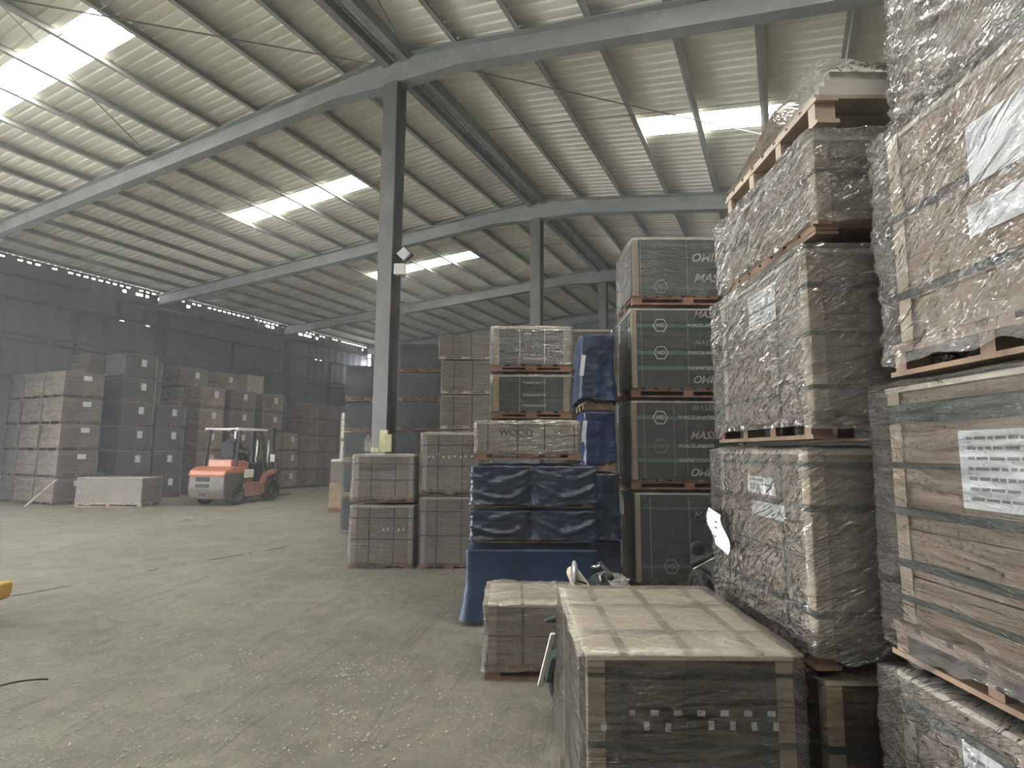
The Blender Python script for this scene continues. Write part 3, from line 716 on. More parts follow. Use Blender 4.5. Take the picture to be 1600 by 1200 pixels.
# pale green loads further behind
for i, (z0, z1) in enumerate(((0, .75), (.75, 1.4), (1.4, 2.08), (2.08, 2.76), (2.76, 3.43))):
    crate('grey-green load, %s of five, half hidden behind narrow blue stack' % ORD[i], 1.07, 8.42, z0, .74, .9, z1 - z0 - .003, 0, 'greenmid' if i < 4 else 'tan', 5, 1, .09, 'woodred', 'film', 14, 12, .01, .1, top='top', seed=90 + i, group='grey-green loads behind the blue stack', corners=((-1, -1),))

# ------------------------------------------------------------------ green carton stack with white lettering
FY = 6.9; FW = 1.42; FX0 = 1.47; FD = 1.0
def hexring(T, x, z, parent_y, mat='print', r=.088):
    b = MB(); pts = [(math.cos(math.radians(60 * k)) * r, math.sin(math.radians(60 * k)) * r) for k in range(6)]
    for k in range(6):
        a, c = pts[k], pts[(k + 1) % 6]; b.bar((a[0], 0, a[1]), (c[0], 0, c[1]), .002, .012)
    link('printed_emblem', b.mesh('printed_emblem', mat), T, (x, parent_y, z))
    link('printed_text', text_mesh('HD', .07, mat), T, (x - .048, parent_y, z), (math.pi / 2, 0, 0))
def greenload(label, x0, z0, z1, seed, rules, bands, texts, hexes, wrap, sheet=None, palmat='woodred'):
    T = crate(label, x0 + FW / 2, FY + FD / 2, z0, FW, FD, z1 - z0, 0, 'green', 6, 1, .115, palmat, wrap, 40, 40, .014, .5, .0, .03, corners=((-1, -1), (-1, 1), (1, -1)), top='top', seed=seed, group='green lettered carton loads', inset=.035, topamp=.03, wrapz=.11,
              sheets=((('left', *sheet, .075, .24, 5),) if sheet else ()))
    y = -FD / 2 + .029; ox = -FW / 2 - x0 + .0
    lx = lambda X: X - (x0 + FW / 2)
    for X in rules: link('printed_rule', MB().quadbox((0, 0, 0), (.008, .001, (z1 - z0) * .78)).mesh('printed_rule', 'printdim'), T, (lx(X), y, (z1 - z0) * .53))
    for z, h, mt in bands: link('printed_band', MB().quadbox((0, 0, 0), (FW - .14, .0015, h)).mesh('printed_band', mt), T, (.03, y + .001, z - z0))
    for s, X, z, size, flip, mt, sh in texts:
        me = text_mesh(s, size, mt, sh)
        if flip:
            wmax = max(v.co.x for v in me.vertices); link('printed_text', me, T, (lx(X) + wmax, y - .0025, z - z0), (math.pi / 2, math.pi, 0))
        else: link('printed_text', me, T, (lx(X), y - .0025, z - z0), (math.pi / 2, 0, 0))
    for X, z, mt in hexes: hexring(T, lx(X), z - z0, y - .0025, mt)
    return T
greenload('green lettered carton load, bottom of tall stack behind the motorbike', FX0 + .0, 0, 1.205, 101, (1.68, 2.15), ((.98, .03, 'banddark'), (.30, .05, 'banddark')), (('MASSIMO', 2.2, .9, .12, False, 'printdim', .3),), ((1.92, .30, 'printdim'),), 'filmclear', (-.27, .95))
greenload('green lettered carton load, second up, two hexagon emblems', FX0 - .02, 1.21, 2.325, 102, (1.63, 2.0, 2.15), ((2.08, .05, 'band'), (1.73, .035, 'banddark'), (1.56, .05, 'band')),
          (('MASSIMO', 2.22, 2.2, .10, False, 'printdim', .3), ('PORCELANATO', 2.05, 2.08, .062, False, 'print', 0), ('MASSIMO', 2.19, 1.86, .13, False, 'printpink', .3), ('PORCELANATO', 2.05, 1.73, .06, False, 'print', 0), ('PORCELANATO', 2.05, 1.56, .055, True, 'print', 0), ('MASSIMO', 2.19, 1.42, .13, True, 'print', .3)), ((1.83, 2.08, 'print'), (1.83, 1.73, 'printdim')), 'filmclear', (-.42, .97))
greenload('green lettered carton load, third up, two hexagon emblems', FX0 + .0, 2.33, 3.495, 103, (1.62, 2.2), ((3.24, .05, 'band'), (2.89, .045, 'band'), (2.70, .05, 'band')),
          (('MASSIMO', 2.28, 3.38, .12, False, 'printpink', .3), ('PORCELANATO', 2.2, 3.24, .06, False, 'print', 0), ('MASSIMO', 2.28, 3.02, .09, False, 'printdim', .3), ('PORCELANATO', 2.2, 2.89, .06, False, 'print', 0), ('PORCELANATO', 2.2, 2.70, .058, True, 'print', 0), ('MASSIMO', 2.26, 2.56, .13, True, 'print', .3)), ((1.86, 3.24, 'print'), (1.86, 2.89, 'print')), 'filmclear', (-.30, .95))
greenload('topmost green carton load lettered MASSIMO upright and upside down', FX0 + .04, 3.50, 4.42, 104, (1.63, 2.22), ((4.29, .035, 'banddark'), (3.72, .035, 'banddark')),
          (('MASSIMO', 2.29, 4.13, .15, True, 'print', .3), ('MASSIMO', 2.30, 3.85, .16, False, 'print', .3)), ((1.88, 3.74, 'printdim'),), 'film')

# ------------------------------------------------------------------ near right stacks: kraft cartons under milky film
def near(label, x0, y0, z0, w, d, h, seed, sheets=(), bands=(), wrap='filmheavy', look='kraft', tilt=.4, amp=.02, flare=0.0, front_dark=False, palmat='wood', res=70, rows=130, group=None, vst=(), off=.03, pal=.12, top='top', wrapz=.05):
    return crate(label, x0 + w / 2, y0 + d / 2, z0, w, d, h, 0, look, 5, 1, pal, palmat, wrap, res, rows, amp, tilt, flare, .06, sheets=sheets, hstraps=bands, vstraps=vst, corners=((-1, -1), (-1, 1)), top=top, seed=seed, group=group, off=off, inset=.035, topamp=.03, wrapz=wrapz, openpal=True)
GA = 'milky wrapped loads in the nearest right stack'; GB = 'milky wrapped loads in the second right stack'
# nearest stack, its left face towards the aisle; u = -(y - yc) measured along the left face
AY0, AD = .86, 1.24
ac = AY0 + AD / 2
near('nearest right stack, bottom load with torn film corner', 1.33, AY0, 0, 1.1, AD, .945, 111, (('left', ac - 1.62, .70, .36, .2, 4),), ((.80, .05), (.45, .03)), tilt=-.5, amp=.012, group=GA)
near('nearest right stack, second load with a large printed sheet', 1.36, AY0, .95, 1.1, AD, .98, 112, (('left', ac - 1.55, .655, .40, .235, 7),), ((.84, .07), (.66, .022), (.50, .03), (.32, .03), (.2, .02)), tilt=.15, amp=.010, wrap='film', group=GA)
near('nearest right stack, third load with pulled shiny creases', 1.43, AY0, 1.935, 1.1, AD, .965, 113, (('left', ac - 1.45, .66, .50, .20, 0), ('left', ac - 1.5, .45, .44, .1, 0)), ((.6, .03), (.3, .03), (.12, .02)), tilt=.45, amp=.026, wrap='filmpulled', group=GA)
near('nearest right stack, topmost load reaching out of the picture', 1.50, AY0 - .05, 2.905, 1.1, AD, 1.2, 114, (), ((.5, .03),), tilt=-.5, amp=.03, group=GA, wrapz=.0)
BY0, BD = 2.32, 1.05
bc = BY0 + BD / 2
near('second right stack, bottom load behind the low crate', 1.22, BY0, 0, 1.05, BD, .80, 121, (), ((.5, .03),), wrap='filmclear', look='kraftdark', group=GB)
B2 = near('second right stack, second load with two sheets and loose paper', 1.20, BY0, .805, 1.05, BD, .90, 122, (('left', bc - 2.80, .69, .30, .085, 3), ('left', bc - 2.74, .575, .34, .07, 0)), ((.80, .02), (.62, .03), (.2, .03)), tilt=.3, amp=.014, vst=((-.25, .02, 'x'),), look='kraft', group=GB)
near('second right stack, third load with sheets behind creased film', 1.24, BY0, 1.71, 1.05, BD, .865, 123, (('left', bc - 2.79, .72, .30, .09, 3), ('left', bc - 2.79, .62, .30, .08, 3)), ((.66, .025), (.45, .02), (.22, .02)), tilt=.5, amp=.018, vst=((-.2, .02, 'x'),), group=GB)
near('second right stack, fourth load loosely wrapped in crinkled film', 1.29, BY0 - .02, 2.58, 1.05, BD + .02, .50, 124, (), ((.3, .02),), tilt=.6, amp=.03, group=GB, pal=.05)
T5 = crate('second right stack, topmost half-load on a projecting pale pallet', 1.83, 2.83, 3.09, 1.0, 1.05, .155, 0, 'tan', 1, 1, .14, 'woodpale', None, seed=1, group=GB, openpal=True)
T5b_c = MB()
for k in range(3): T5b_c.quadbox((.02 * k, -.27, .166 + .046 * k), (.94 - .03 * k, .46 - .03 * k, .043))
link('cartons', T5b_c.mesh('cartons', 'white'), T5)
# film tented from the small crate down to the far end of the pallet
V = []; Fc = []; nx, ny = 24, 34
for j in range(ny + 1):
    f = j / ny; y = -.525 + 1.08 * f
    hz = .285 if f < .40 else .285 - (.135) * ((f - .40) / .60) ** .8
    for i in range(nx + 1):
        g = i / nx
        if g < .3: x = -.505; z = .142 + (hz - .142) * (g / .3); x += .012 * fbm((y * 5, z * 9, 1), 3)
        else: x = -.505 + (g - .3) / .7 * 1.02; z = hz + .02 * ridged(fbm((x * 3, y * 4, 2), 3))
        V.append((x, y, z))
for j in range(ny):
    for i in range(nx): a = j * (nx + 1) + i; Fc.append((a, a + 1, a + nx + 2, a + nx + 1))
c0 = len(V)
for i in range(nx + 1): pass
me = bpy.data.meshes.new('stretch_wrap'); me.from_pydata(V, [], Fc)
for p in me.polygons: p.use_smooth = True
me.materials.append(M['film']); link('stretch_wrap', me, T5)
# loose printed paper hanging outside the second load
V = []; Fc = []
for j in range(9):
    for i in range(5):
        f, g = j / 8, i / 4
        V.append((-.02 * math.sin(f * 5 + g) - .015 * g, -(g * .27 + .03 * f), -f * .205 - .015 * g))
for j in range(8):
    for i in range(4): a = j * 5 + i; Fc.append((a, a + 5, a + 6, a + 1))
me = bpy.data.meshes.new('paper_sheet'); me.from_pydata(V, [], Fc); me.materials.append(M['paper'])
pp = tag(link('paper_sheet', me, None, (1.155, 3.35, 1.335)), 'white printed paper hanging loose beside the second right stack', 'paper')
me = text_mesh('Item No.', .035, 'ink')
link('printed_text', me, pp, (-.012, -.03, -.025), (math.pi / 2, 0, -math.pi / 2))
for (a, c_) in ((.05, .06), (.05, .09), (.20, .06), (.2, .09), (.18, .14)): link('printed_mark', MB().quadbox((0, 0, 0), (.002, .03, .007)).mesh('printed_mark', 'ink'), pp, (-.034, -a, -c_))

# ------------------------------------------------------------------ low crates in the foreground
CW, CD = .80, 1.05
T = crate('low wrapped crate in the foreground with pale dusty top and stickers', .66, 2.15 + CD / 2, 0, CW, CD, .925, 0, 'kraftdark', 4, 1, .10, 'wood', 'film', 70, 60, .016, .0, .04, .0,
          hstraps=((.60, .022), (.36, .022), (.15, .022), (.84, .014)), vstraps=((-.24, .03, 'y'), (.0, .034, 'y'), (.26, .03, 'y'), (.15, .02, 'x'), (-.25, .02, 'x')), corners=((-1, -1), (1, -1), (-1, 1)), top='top', seed=131, topfilm='filmtop', inset=.03, topamp=.003, off=.018)
tag(T, None); rr = random.Random(3)
for i in range(9): link('sticker', stick, T, (-.32 + .078 * i, -CD / 2 + .022, .665 + rr.uniform(-.004, .004)), (0, rr.uniform(-.1, .1), 0))
for i in range(7): link('sticker', stick, T, (-.22 + .085 * i, -CD / 2 + .022, .71), (0, math.pi / 2, 0))
T['label'] = 'low wrapped crate in the foreground with pale dusty top and stickers'
T = crate('long low wrapped crate on the floor behind the foreground crate', .37, 4.32 + .36, 0, 1.12, .72, .575, 0, 'brown', 5, 1, .10, 'woodred', 'filmdusty', 50, 40, .016, .0, .02, .02,
          vstraps=((-.28, .02, 'y'), (.1, .02, 'y')), hstraps=((.3, .012),), corners=((-1, -1),), top='top', seed=141, topfilm='filmtop', inset=.03, topamp=.04, off=.02)
# bunched loose film on its right end
def crumple(name, loc, size, seed, mat):
    bm = bmesh.new(); bmesh.ops.create_icosphere(bm, subdivisions=5, radius=1)
    for v in bm.verts:
        p = v.co.copy(); k = 1 + .35 * fbm((p.x * 1.8 + seed, p.y * 1.8, p.z * 1.8), 4) + .12 * ridged(fbm((p.x * 4, p.y * 4 + seed, p.z * 4), 3))
        v.co = Vector((p.x * size[0] * k, p.y * size[1] * k, max(-.98, p.z) * size[2] * k))
    zm = min(v.co.z for v in bm.verts)
    for v in bm.verts: v.co.z -= zm
    me = bpy.data.meshes.new(name); bm.to_mesh(me); bm.free()
    for p in me.polygons: p.use_smooth = True
    me.materials.append(M[mat]); return link(name, me, None, loc)
tag(crumple('crumpled_film', (.79, 4.62, .585), (.13, .16, .045), 5, 'filmheavy'), 'crumpled clear film bunched on the long low crate', 'plastic film')
# white lath leaning at the left of the foreground crate
tag(link('wooden_lath', MB().bar((.208, 4.22, .004), (.285, 3.98, .43), .03, .016).mesh('wooden_lath', 'whitepaint')), 'white paint-stained lath leaning beside the foreground crate', 'lath')

# ------------------------------------------------------------------ scooter and motorbike
def wheel(R, w, hub=True):
    b = MB(); n = 40; prof = [(R - .07, -w * .35), (R - .02, -w * .5), (R, -w * .25), (R, w * .25), (R - .02, w * .5), (R - .07, w * .35)]
    for k in range(n):
        a = 2 * math.pi * k / n
        for r, x in prof: b.v.append(Vector((r * math.cos(a), x, r * math.sin(a))))
    p = len(prof)
    for k in range(n):
        for j in range(p): b.f.append((k * p + j, k * p + (j + 1) % p, ((k + 1) % n) * p + (j + 1) % p, ((k + 1) % n) * p + j))
    return b
def rim(R, w, spokes=6):
    b = MB(); b.tube([(0, -w * .4, 0), (0, w * .4, 0)], R * .28, 16)
    for k in range(spokes):
        a = 2 * math.pi * k / spokes; b.bar((0, 0, 0), (math.cos(a) * (R - .06), 0, math.sin(a) * (R - .06)), w * .35, .03)
    n = 32
    pts = [(math.cos(2 * math.pi * k / n) * (R - .065), 0, math.sin(2 * math.pi * k / n) * (R - .065)) for k in range(n + 1)]
    b.tube(pts, .018, 6, cap=False); return b
def handlebar_set(T, x, z, half, drop, ymat='black'):
    link('handlebar', MB().tube([(x, -half, z - drop), (x, -half * .45, z), (x, half * .45, z), (x, half, z - drop)], .014, 10).mesh('handlebar', 'black', smooth=True), T)
    for s in (-1, 1):
        g0 = Vector((x, s * half * .62, z - drop * .45)); g1 = Vector((x, s * (half + .01), z - drop * 1.02))
        link('grip', MB().tube([g0, g0.lerp(g1, .1), g1.lerp(g0, .1), g1], [.017, .021, .021, .016], 12).mesh('grip', 'black', smooth=True), T)
        link('brake_lever', MB().tube([g0 + Vector((-.02, -s * .03, 0)), g0 + Vector((-.06, s * .03, -.01)), g1 + Vector((-.06, 0, -.02))], [.012, .008, .006], 8).mesh('brake_lever', 'greymetal', smooth=True), T)
# scooter, front wheel to the left, hidden for the most part by the foreground crate
SC = thing('scooter', 'grey-green scooter mostly hidden behind the foreground crate, mirror showing', 'scooter', (.45, 3.76, 0), 0)
for nm, x in (('front', 0), ('rear', .84)):
    w_ = link('wheel', wheel(.21, .08).mesh('wheel', 'tyre', smooth=True), SC, (x, 0, .21)); link('rim', rim(.21, .07).mesh('rim', 'greymetal'), w_)
link('fender', MB().prism([(-.23, .22), (-.20, .36), (-.06, .45), (.12, .42), (.2, .3), (.15, .30), (.05, .40), (-.06, .42), (-.17, .34), (-.2, .22)], -.06, .06).mesh('fender', 'greenbody', .006), SC)
link('fork', MB().tube([(0, -.06, .21), (.10, -.05, .6), (.16, 0, .80)], .02, 8).tube([(0, .06, .21), (.10, .05, .6), (.16, 0, .80)], .02, 8).mesh('fork', 'greymetal', smooth=True), SC)
link('leg_shield', MB().prism([(.02, .42), (-.10, .62), (.04, .78), (.10, .84), (.18, .84), (.14, .55), (.22, .30), (.16, .28)], -.14, .14).mesh('leg_shield', 'greenbody', .02), SC)
link('floorboard', MB().prism([(.15, .24), (.62, .24), (.62, .30), (.15, .30)], -.15, .15).mesh('floorboard', 'black', .01), SC)
link('rear_body', MB().prism([(.52, .28), (.58, .62), (.70, .68), (1.02, .66), (1.08, .52), (.95, .40), (.72, .34)], -.13, .13).mesh('rear_body', 'greenbody', .03), SC)
link('seat', MB().prism([(.52, .64), (.56, .74), (.98, .74), (1.05, .68), (.98, .64)], -.12, .12).mesh('seat', 'black', .02), SC)
link('headlamp_cowl', MB().prism([(-.06, .80), (-.09, .87), (-.07, .91), (-.02, .90), (.06, .80), (.04, .74)], -.07, .07).mesh('headlamp_cowl', 'cream', .02), SC)
link('indicator', MB().tube([(-.13, -.05, .615), (-.20, -.08, .605), (-.235, -.09, .600)], [.03, .022, .006], 10).mesh('indicator', 'greenbody', smooth=True), SC)
handlebar_set(SC, .16, .90, .20, .01)
def mirror(T, foot, head, sx, sy, sz, mat, rz=0):
    mr = link('mirror_stalk', MB().tube([foot, head], .006, 8).mesh('mirror_stalk', 'black', smooth=True), T)
    bm = bmesh.new(); bmesh.ops.create_uvsphere(bm, u_segments=20, v_segments=12, radius=1)
    for v in bm.verts: v.co = Vector((v.co.x * sx, v.co.y * sy, v.co.z * sz * (1.0 + .12 * (v.co.z < 0))))
    me = bpy.data.meshes.new('mirror'); bm.to_mesh(me); bm.free(); me.materials.append(M[mat])
    for p in me.polygons: p.use_smooth = True
    link('mirror', me, mr, (head[0], head[1], head[2] + sz * .7), (0, 0, rz))
mirror(SC, (.02, -.15, .84), (-.055, -.15, .865), .022, .05, .068, 'mirror', .1)
# motorbike beyond, only its left bar end and mirror clear of the stack
MBK = thing('motorcycle', 'black motorcycle mostly hidden behind second right stack, bar end showing', 'motorcycle', (1.74, 4.15, 0), math.pi / 2)
for x in (0, 1.2):
    w_ = link('wheel', wheel(.29, .09).mesh('wheel', 'tyre', smooth=True), MBK, (x, 0, .29)); link('rim', rim(.29, .08, 8).mesh('rim', 'greymetal'), w_)
link('fork', MB().tube([(0, -.08, .29), (.14, -.08, .72)], .022, 8).tube([(0, .08, .29), (.14, .08, .72)], .022, 8).mesh('fork', 'greymetal', smooth=True), MBK)
link('frame', MB().tube([(.16, 0, .72), (.55, 0, .55), (.95, 0, .58), (1.2, 0, .29)], .025, 8).tube([(.16, 0, .7), (.4, 0, .25), (.8, 0, .25), (1.2, 0, .29)], .022, 8).mesh('frame', 'black', smooth=True), MBK)
link('engine', MB().quadbox((.55, 0, .36), (.3, .22, .26)).mesh('engine', 'greypaint', .03), MBK)
link('fuel_tank', MB().quadbox((.42, 0, .68), (.40, .22, .16)).mesh('fuel_tank', 'black', .05, True, 3), MBK)
link('seat', MB().quadbox((.88, 0, .70), (.56, .2, .08)).mesh('seat', 'black', .03, True, 3), MBK)
link('fender', MB().prism([(-.3, .34), (-.2, .55), (0, .62), (.2, .55), (.16, .53), (0, .59), (-.17, .53), (-.27, .34)], -.06, .06).mesh('fender', 'black'), MBK)
link('headlamp', MB().tube([(-.02, 0, .72), (.02, 0, .72), (.1, 0, .72)], [.085, .09, .05], 16).mesh('headlamp', 'glass', smooth=True), MBK)
handlebar_set(MBK, .14, .93, .40, .10)
mirror(MBK, (.13, .30, .90), (.10, .37, .92), .02, .055, .05, 'black')
mirror(MBK, (.13, -.30, .90), (.10, -.36, .98), .02, .055, .05, 'black')

# ------------------------------------------------------------------ forklift with driver (local +y forward, origin under the rear axle centre)
FK = thing('forklift', 'orange and grey forklift truck driving away in front of the left stacks', 'forklift', (-8.92, 17.55, 0), -.22)
FK.scale = (1.06, 1.06, 1.06)
cw = MB().prism([(-.55, .18), (-.62, .45), (-.60, .86), (-.40, .96), (.30, .96), (.30, .62), (.28, .60), (.15, .60), (-.02, .56), (-.24, .40), (-.30, .18)], -.60, .60, axis='x')
link('counterweight', cw.mesh('counterweight', 'greypaint', .045, False, 3), FK)
for z, h in ((.74, .12), (.56, .10)): link('vent_slot', MB().quadbox((-.12, -.61, z), (.42, .06, h)).mesh('vent_slot', 'black', .01), FK)
link('tow_pin', MB().quadbox((-.12, -.60, .32), (.18, .08, .06)).mesh('tow_pin', 'black', .01), FK)
link('rear_cowl', MB().prism([(-.62, .84), (-.58, 1.00), (-.30, 1.10), (.30, 1.08), (.30, .90), (-.60, .86)], -.61, .61, axis='x').mesh('rear_cowl', 'orange', .05, False, 3), FK)
link('engine_hood', MB().prism([(-.15, 1.05), (-.12, 1.30), (.62, 1.22), (.70, .60), (-.1, .60)], -.40, .40, axis='x').mesh('engine_hood', 'orange', .04, False, 3), FK)
link('side_panel', MB().prism([(.18, .28), (.18, .95), (.52, .95), (.60, .62), (1.12, .60), (1.20, .30), (1.05, .22), (.40, .20)], -.58, .58, axis='x').mesh('side_panel', 'orangedull', .02), FK)
tag(link('tool_box', MB().quadbox((.60, .36, .88), (.06, .40, .24)).mesh('tool_box', 'whitepaint', .015), FK), 'cream side plate')
for x, y, R, w in ((-.47, 0, .27, .2), (.47, 0, .27, .2), (-.48, 1.50, .34, .26), (.48, 1.50, .34, .26)):
    w_ = link('wheel', wheel(R, w).mesh('wheel', 'tyre', smooth=True), FK, (x * 1.08, y, R), (0, 0, math.pi / 2)); link('rim', rim(R, w * .8).mesh('rim', 'greypaint'), w_)
link('front_fender', MB().prism([(1.10, .55), (1.18, .80), (1.72, .98), (1.78, .92), (1.25, .72), (1.16, .5)], .36, .60, axis='x').prism([(1.10, .55), (1.18, .80), (1.72, .98), (1.78, .92), (1.25, .72), (1.16, .5)], -.60, -.36, axis='x').mesh('front_fender', 'orangedull', .01), FK)
link('seat', MB().quadbox((0, .42, 1.30), (.48, .46, .10)).quadbox((0, .17, 1.56), (.46, .10, .50), Euler((.12, 0, 0)).to_matrix()).mesh('seat', 'black', .03, False, 2), FK)
for a, c_ in (((-.52, -.12, 1.05), (-.50, .02, 2.14)), ((.52, -.12, 1.05), (.50, .02, 2.14)), ((-.52, 1.28, .95), (-.50, .98, 2.14)), ((.52, 1.28, .95), (.50, .98, 2.14))):
    link('guard_post', MB().bar(a, c_, .07, .07).mesh('guard_post', 'black', .01), FK)
og = MB()
for x in (-.52, .52): og.bar((x, -.15, 2.18), (x, 1.20, 2.18), .08, .06)
for k in range(8): y = -.15 + 1.35 * k / 7; og.bar((-.52, y, 2.18), (.52, y, 2.18), .05, .03)
tag(link('overhead_guard', og.mesh('overhead_guard', 'whitepaint'), FK), 'pale overhead guard')
link('dashboard', MB().prism([(1.05, .6), (1.05, 1.15), (1.22, 1.2), (1.30, .6)], -.42, .42, axis='x').mesh('dashboard', 'black', .02), FK)
link('steering_wheel', MB().tube([(math.cos(a) * .17, .92 + math.sin(a) * .15, 1.42 + math.sin(a) * .08) for a in [2 * math.pi * k / 20 for k in range(21)]], .015, 8, False).tube([(0, .92, 1.42), (0, 1.1, 1.15)], .02, 8).mesh('steering_wheel', 'black', smooth=True), FK)
for x in (-.36, .36):
    link('mast_rail', MB().quadbox((x, 1.74, 1.16), (.11, .13, 2.2)).mesh('mast_rail', 'black', .01), FK)
    link('lift_cylinder', MB().tube([(x * .6, 1.74, .15), (x * .6, 1.74, 1.9)], .04, 12).mesh('lift_cylinder', 'greymetal', smooth=True), FK)
link('mast_crossbar', MB().bar((-.42, 1.74, 2.24), (.42, 1.74, 2.24), .12, .08).bar((-.4, 1.76, 1.3), (.4, 1.76, 1.3), .1, .05).bar((-.4, 1.74, .2), (.4, 1.74, .2), .12, .08).mesh('mast_crossbar', 'black'), FK)
lb = MB()
for x in (-.5, -.3, -.1, .1, .3, .5): lb.bar((x, 1.88, .35), (x, 1.88, 1.25), .03, .03)
lb.bar((-.52, 1.88, 1.25), (.52, 1.88, 1.25), .05).bar((-.52, 1.88, .75), (.52, 1.88, .75), .06, .1).bar((-.52, 1.88, .35), (.52, 1.88, .35), .06, .1)
link('load_backrest', lb.mesh('load_backrest', 'black'), FK)
for x in (-.25, .25): link('fork', MB().quadbox((x, 1.95, .42), (.12, .05, .64)).prism([(1.93, .08), (1.93, .14), (2.95, .11), (2.98, .09)], x - .06, x + .06, axis='x').mesh('fork', 'black'), FK)
tag(link('notice_plate', MB().quadbox((.44, 1.66, 1.32), (.16, .01, .24)).mesh('notice_plate', 'paper'), FK), 'white notice on the mast')
link('rear_light', MB().quadbox((.40, -.05, 2.0), (.05, .05, .22)).mesh('rear_light', 'paper', .01), FK)

# driver
def skinned(name, verts, edges, radii, mat, parent=None, root=0, sub=1, loc=(0, 0, 0), rot=(0, 0, 0)):
    me = bpy.data.meshes.new(name); me.from_pydata(verts, edges, []); me.materials.append(M[mat])
    o = link(name, me, parent, loc, rot)
    md = o.modifiers.new('skin', 'SKIN'); md.use_smooth_shade = True
    for i, r in enumerate(radii):
        sv = me.skin_vertices[0].data[i]; rx, ry = r if hasattr(r, '__len__') else (r, r); sv.radius = (rx, ry); sv.use_root = (i == root)
    if sub: o.modifiers.new('sub', 'SUBSURF').levels = sub; o.modifiers['sub'].render_levels = sub
    return o
fmat = FK.location, -.22
def fk(p):
    q = Vector(p) * 1.06; c_, s_ = math.cos(-.22), math.sin(-.22)
    return (q.x * c_ - q.y * s_, q.x * s_ + q.y * c_, q.z)
PV = [(0, .30, 1.42), (0, .28, 1.60), (0, .30, 1.80), (0, .33, 1.92), (0, .35, 2.00),
      (-.17, .31, 1.84), (-.24, .44, 1.62), (-.15, .72, 1.55), (.17, .31, 1.84), (.24, .44, 1.62), (.15, .72, 1.55),
      (-.10, .34, 1.42), (-.15, .74, 1.44), (-.15, .92, 1.05), (-.15, 1.0, 1.0), (.10, .34, 1.42), (.15, .74, 1.44), (.15, .92, 1.05), (.15, 1.0, 1.0)]
PE = [(0, 1), (1, 2), (2, 3), (3, 4), (2, 5), (5, 6), (6, 7), (2, 8), (8, 9), (9, 10), (0, 11), (11, 12), (12, 13), (13, 14), (0, 15), (15, 16), (16, 17), (17, 18)]
PR = [(.15, .11), (.14, .10), (.15, .10), (.055, .055), (.05, .05), .065, .05, .035, .065, .05, .035, .09, .07, .05, .035, .09, .07, .05, .035]
DRV = thing('person', 'driver in dark clothing sitting in the forklift cab', 'person', tuple(FK.location), -.22)
DRV.scale = (1.06,) * 3
body = skinned('body', PV, PE, PR, 'cloth', DRV)
hd = bmesh.new(); bmesh.ops.create_uvsphere(hd, u_segments=20, v_segments=14, radius=1)
for v in hd.verts:
    p = v.co; k = 1 - .18 * max(0, -p.z) ; y = p.y * .10 * k
    if p.y > .6 and abs(p.x) < .25 and -.25 < p.z < .15: y += .02
    v.co = Vector((p.x * .076 * k, y, p.z * .115))
me = bpy.data.meshes.new('head'); hd.to_mesh(me); hd.free(); me.materials.append(M['skin'])
for p in me.polygons: p.use_smooth = True
HD_ = link('head', me, DRV, (0, .37, 2.03))
hm = MB().tube([(0, 0, -.01), (0, 0, .03), (0, 0, .08), (0, 0, .115), (0, 0, .125)], [.093, .104, .095, .05, .01], 18); link('cap', hm.mesh('cap', 'ink', smooth=True), DRV, (0, .36, 2.05))
for s in (-1, 1):
    link('ear', MB().quadbox((s * .078, 0, 0), (.015, .035, .05)).mesh('ear', 'skin', .006), HD_)
    hv = [(0, 0, 0), (0, .05, 0), (-.025, .10, .0), (-.03, .135, -.02), (-.008, .105, 0), (-.008, .145, -.02), (.01, .105, 0), (.01, .14, -.02), (.027, .10, 0), (.03, .125, -.02), (-s * .035, .04, .0), (-s * .055, .07, -.01)]
    he = [(0, 1), (1, 2), (2, 3), (1, 4), (4, 5), (1, 6), (6, 7), (1, 8), (8, 9), (0, 10), (10, 11)]
    skinned('hand', hv, he, [.024, (.034, .016), .010, .008, .010, .008, .010, .008, .009, .007, .012, .009], 'skin', DRV, loc=(s * .15, .72, 1.55), rot=(-.5, 0, 0))

# ------------------------------------------------------------------ bits on the floor
YM = thing('machine_guard', 'yellow painted machine corner jutting in at the left edge', 'machine', (-5.22, 5.5, 0))
link('bumper', MB().prism([(-.6, .14), (.10, .14), (.285, .20), (.31, .26), (.315, .36), (-.6, .36)], -.12, .25).mesh('bumper', 'yellow', .02, False, 3), YM)
link('foot', MB().quadbox((-.42, .05, .07), (.16, .2, .15)).mesh('foot', 'black', .01), YM)
link('post', MB().quadbox((-.5, .05, .60), (.12, .12, .62)).mesh('post', 'yellow', .01), YM)
pts = []
for k in range(24):
    f = k / 23; pts.append((-4.3 + 1.0 * f, 3.96 + .16 * f + .12 * f ** 4, .008 + .03 * max(0, math.sin(f * 9)) * f))
me = MB().tube(pts, .006, 6).mesh('plastic_strap', 'black', smooth=True); tag(link('plastic_strap', me), 'bent black strap lying on the floor at left foreground', 'strap')
for lb_, x, y, n in (('thin white film scrap on the floor before the forklift', -7.75, 13.6, 1),):
    V = []; Fc = []
    for i in range(13): t_ = i / 12; V += [(t_ * .5, .03 * math.sin(t_ * 7), .006 + .012 * abs(math.sin(t_ * 8))), (t_ * .5, .09 + .03 * math.sin(t_ * 7 + .5), .004)]
    for i in range(12): Fc.append((2 * i, 2 * i + 2, 2 * i + 3, 2 * i + 1))
    me = bpy.data.meshes.new('film_scrap'); me.from_pydata(V, [], Fc); me.materials.append(M['paper']); tag(link('film_scrap', me, None, (x, y, 0)), lb_, 'litter')
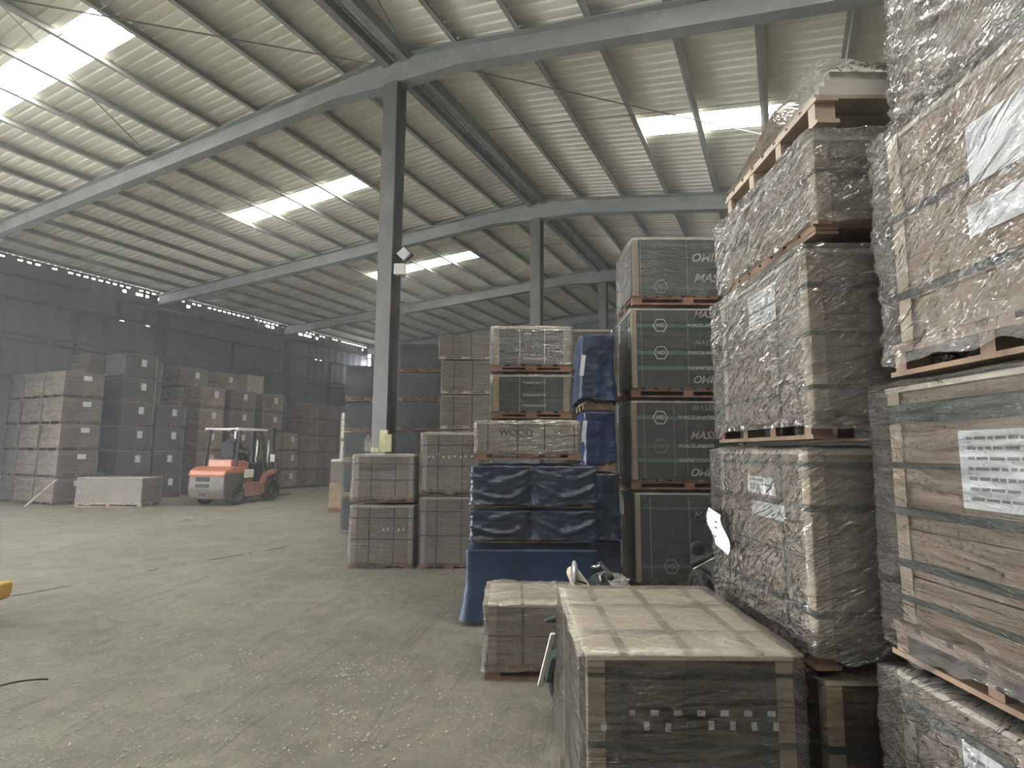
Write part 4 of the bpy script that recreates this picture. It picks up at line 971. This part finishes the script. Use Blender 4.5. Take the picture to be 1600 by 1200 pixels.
# floor joints, slightly proud dark filler lines
for i, (a, c_) in enumerate((((-5.0, 7.95), (-3.8, 10.1)), ((-5.7, 6.45), (-5.35, 7.1)))):
    a, c_ = Vector((*a, .0)), Vector((*c_, .0)); pts = [a.lerp(c_, k / 30) + Vector((.02 * fbm((k * .4, 0, i), 2), .02 * fbm((0, k * .4, i), 2), .0)) for k in range(31)]
    bb = MB()
    for p, q in zip(pts[:-1], pts[1:]):
        if fbm((p.x * 2, p.y * 2, 0), 2) > -.2: bb.bar(p, q, .003, .012)
    o = link('floor_joint', bb.mesh('floor_joint', 'greypaint')); o['kind'] = 'structure'; o.name = 'trim_%d' % (i + 1)
rg = random.Random(12); bb = MB()
for i in range(900):
    cx, cy, sp = rg.choice(((-3.0, 3.6, .8), (-2.2, 4.4, .6), (-.9, 3.6, .35), (-2.6, 2.9, .6), (-1.1, 4.4, .3), (-3.6, 4.8, .9)))
    x, y = cx + rg.gauss(0, sp), cy + rg.gauss(0, sp * .7); s_ = rg.uniform(.004, .011)
    bb.quadbox((x, y, s_ * .3), (s_ * 1.6, s_, s_ * .6), Euler((0, 0, rg.uniform(0, 3))).to_matrix())
tag(link('grit', bb.mesh('grit', 'stone')), 'pale stone chips and grit strewn over the near floor', 'grit', kind='stuff')

# ------------------------------------------------------------------ airborne dust
if HAZE:
    mt, t, o = nt('dusty_air'); vs = N(t, 'ShaderNodeVolumeScatter'); vs.inputs['Color'].default_value = (.93, .97, 1, 1); vs.inputs['Density'].default_value = HAZE; vs.inputs['Anisotropy'].default_value = .35
    t.links.new(vs.outputs[0], o.inputs['Volume']); M['haze'] = mt
    d0, d1 = DW - .05, DRIGHT + .05; bb = MB()
    bb.prism([(-d0, .02), (-d1, .02), (-d1, roof_h(d1) - .02), (-DR, HR - .02), (-d0, roof_h(d0) - .02)], S0 + .05, SEND - .05)
    hz = bstruct('dusty_air', bb.mesh('dusty_air', mt)); hz['kind'] = 'stuff'; tag(hz, 'thin dusty haze filling the hall', 'haze')
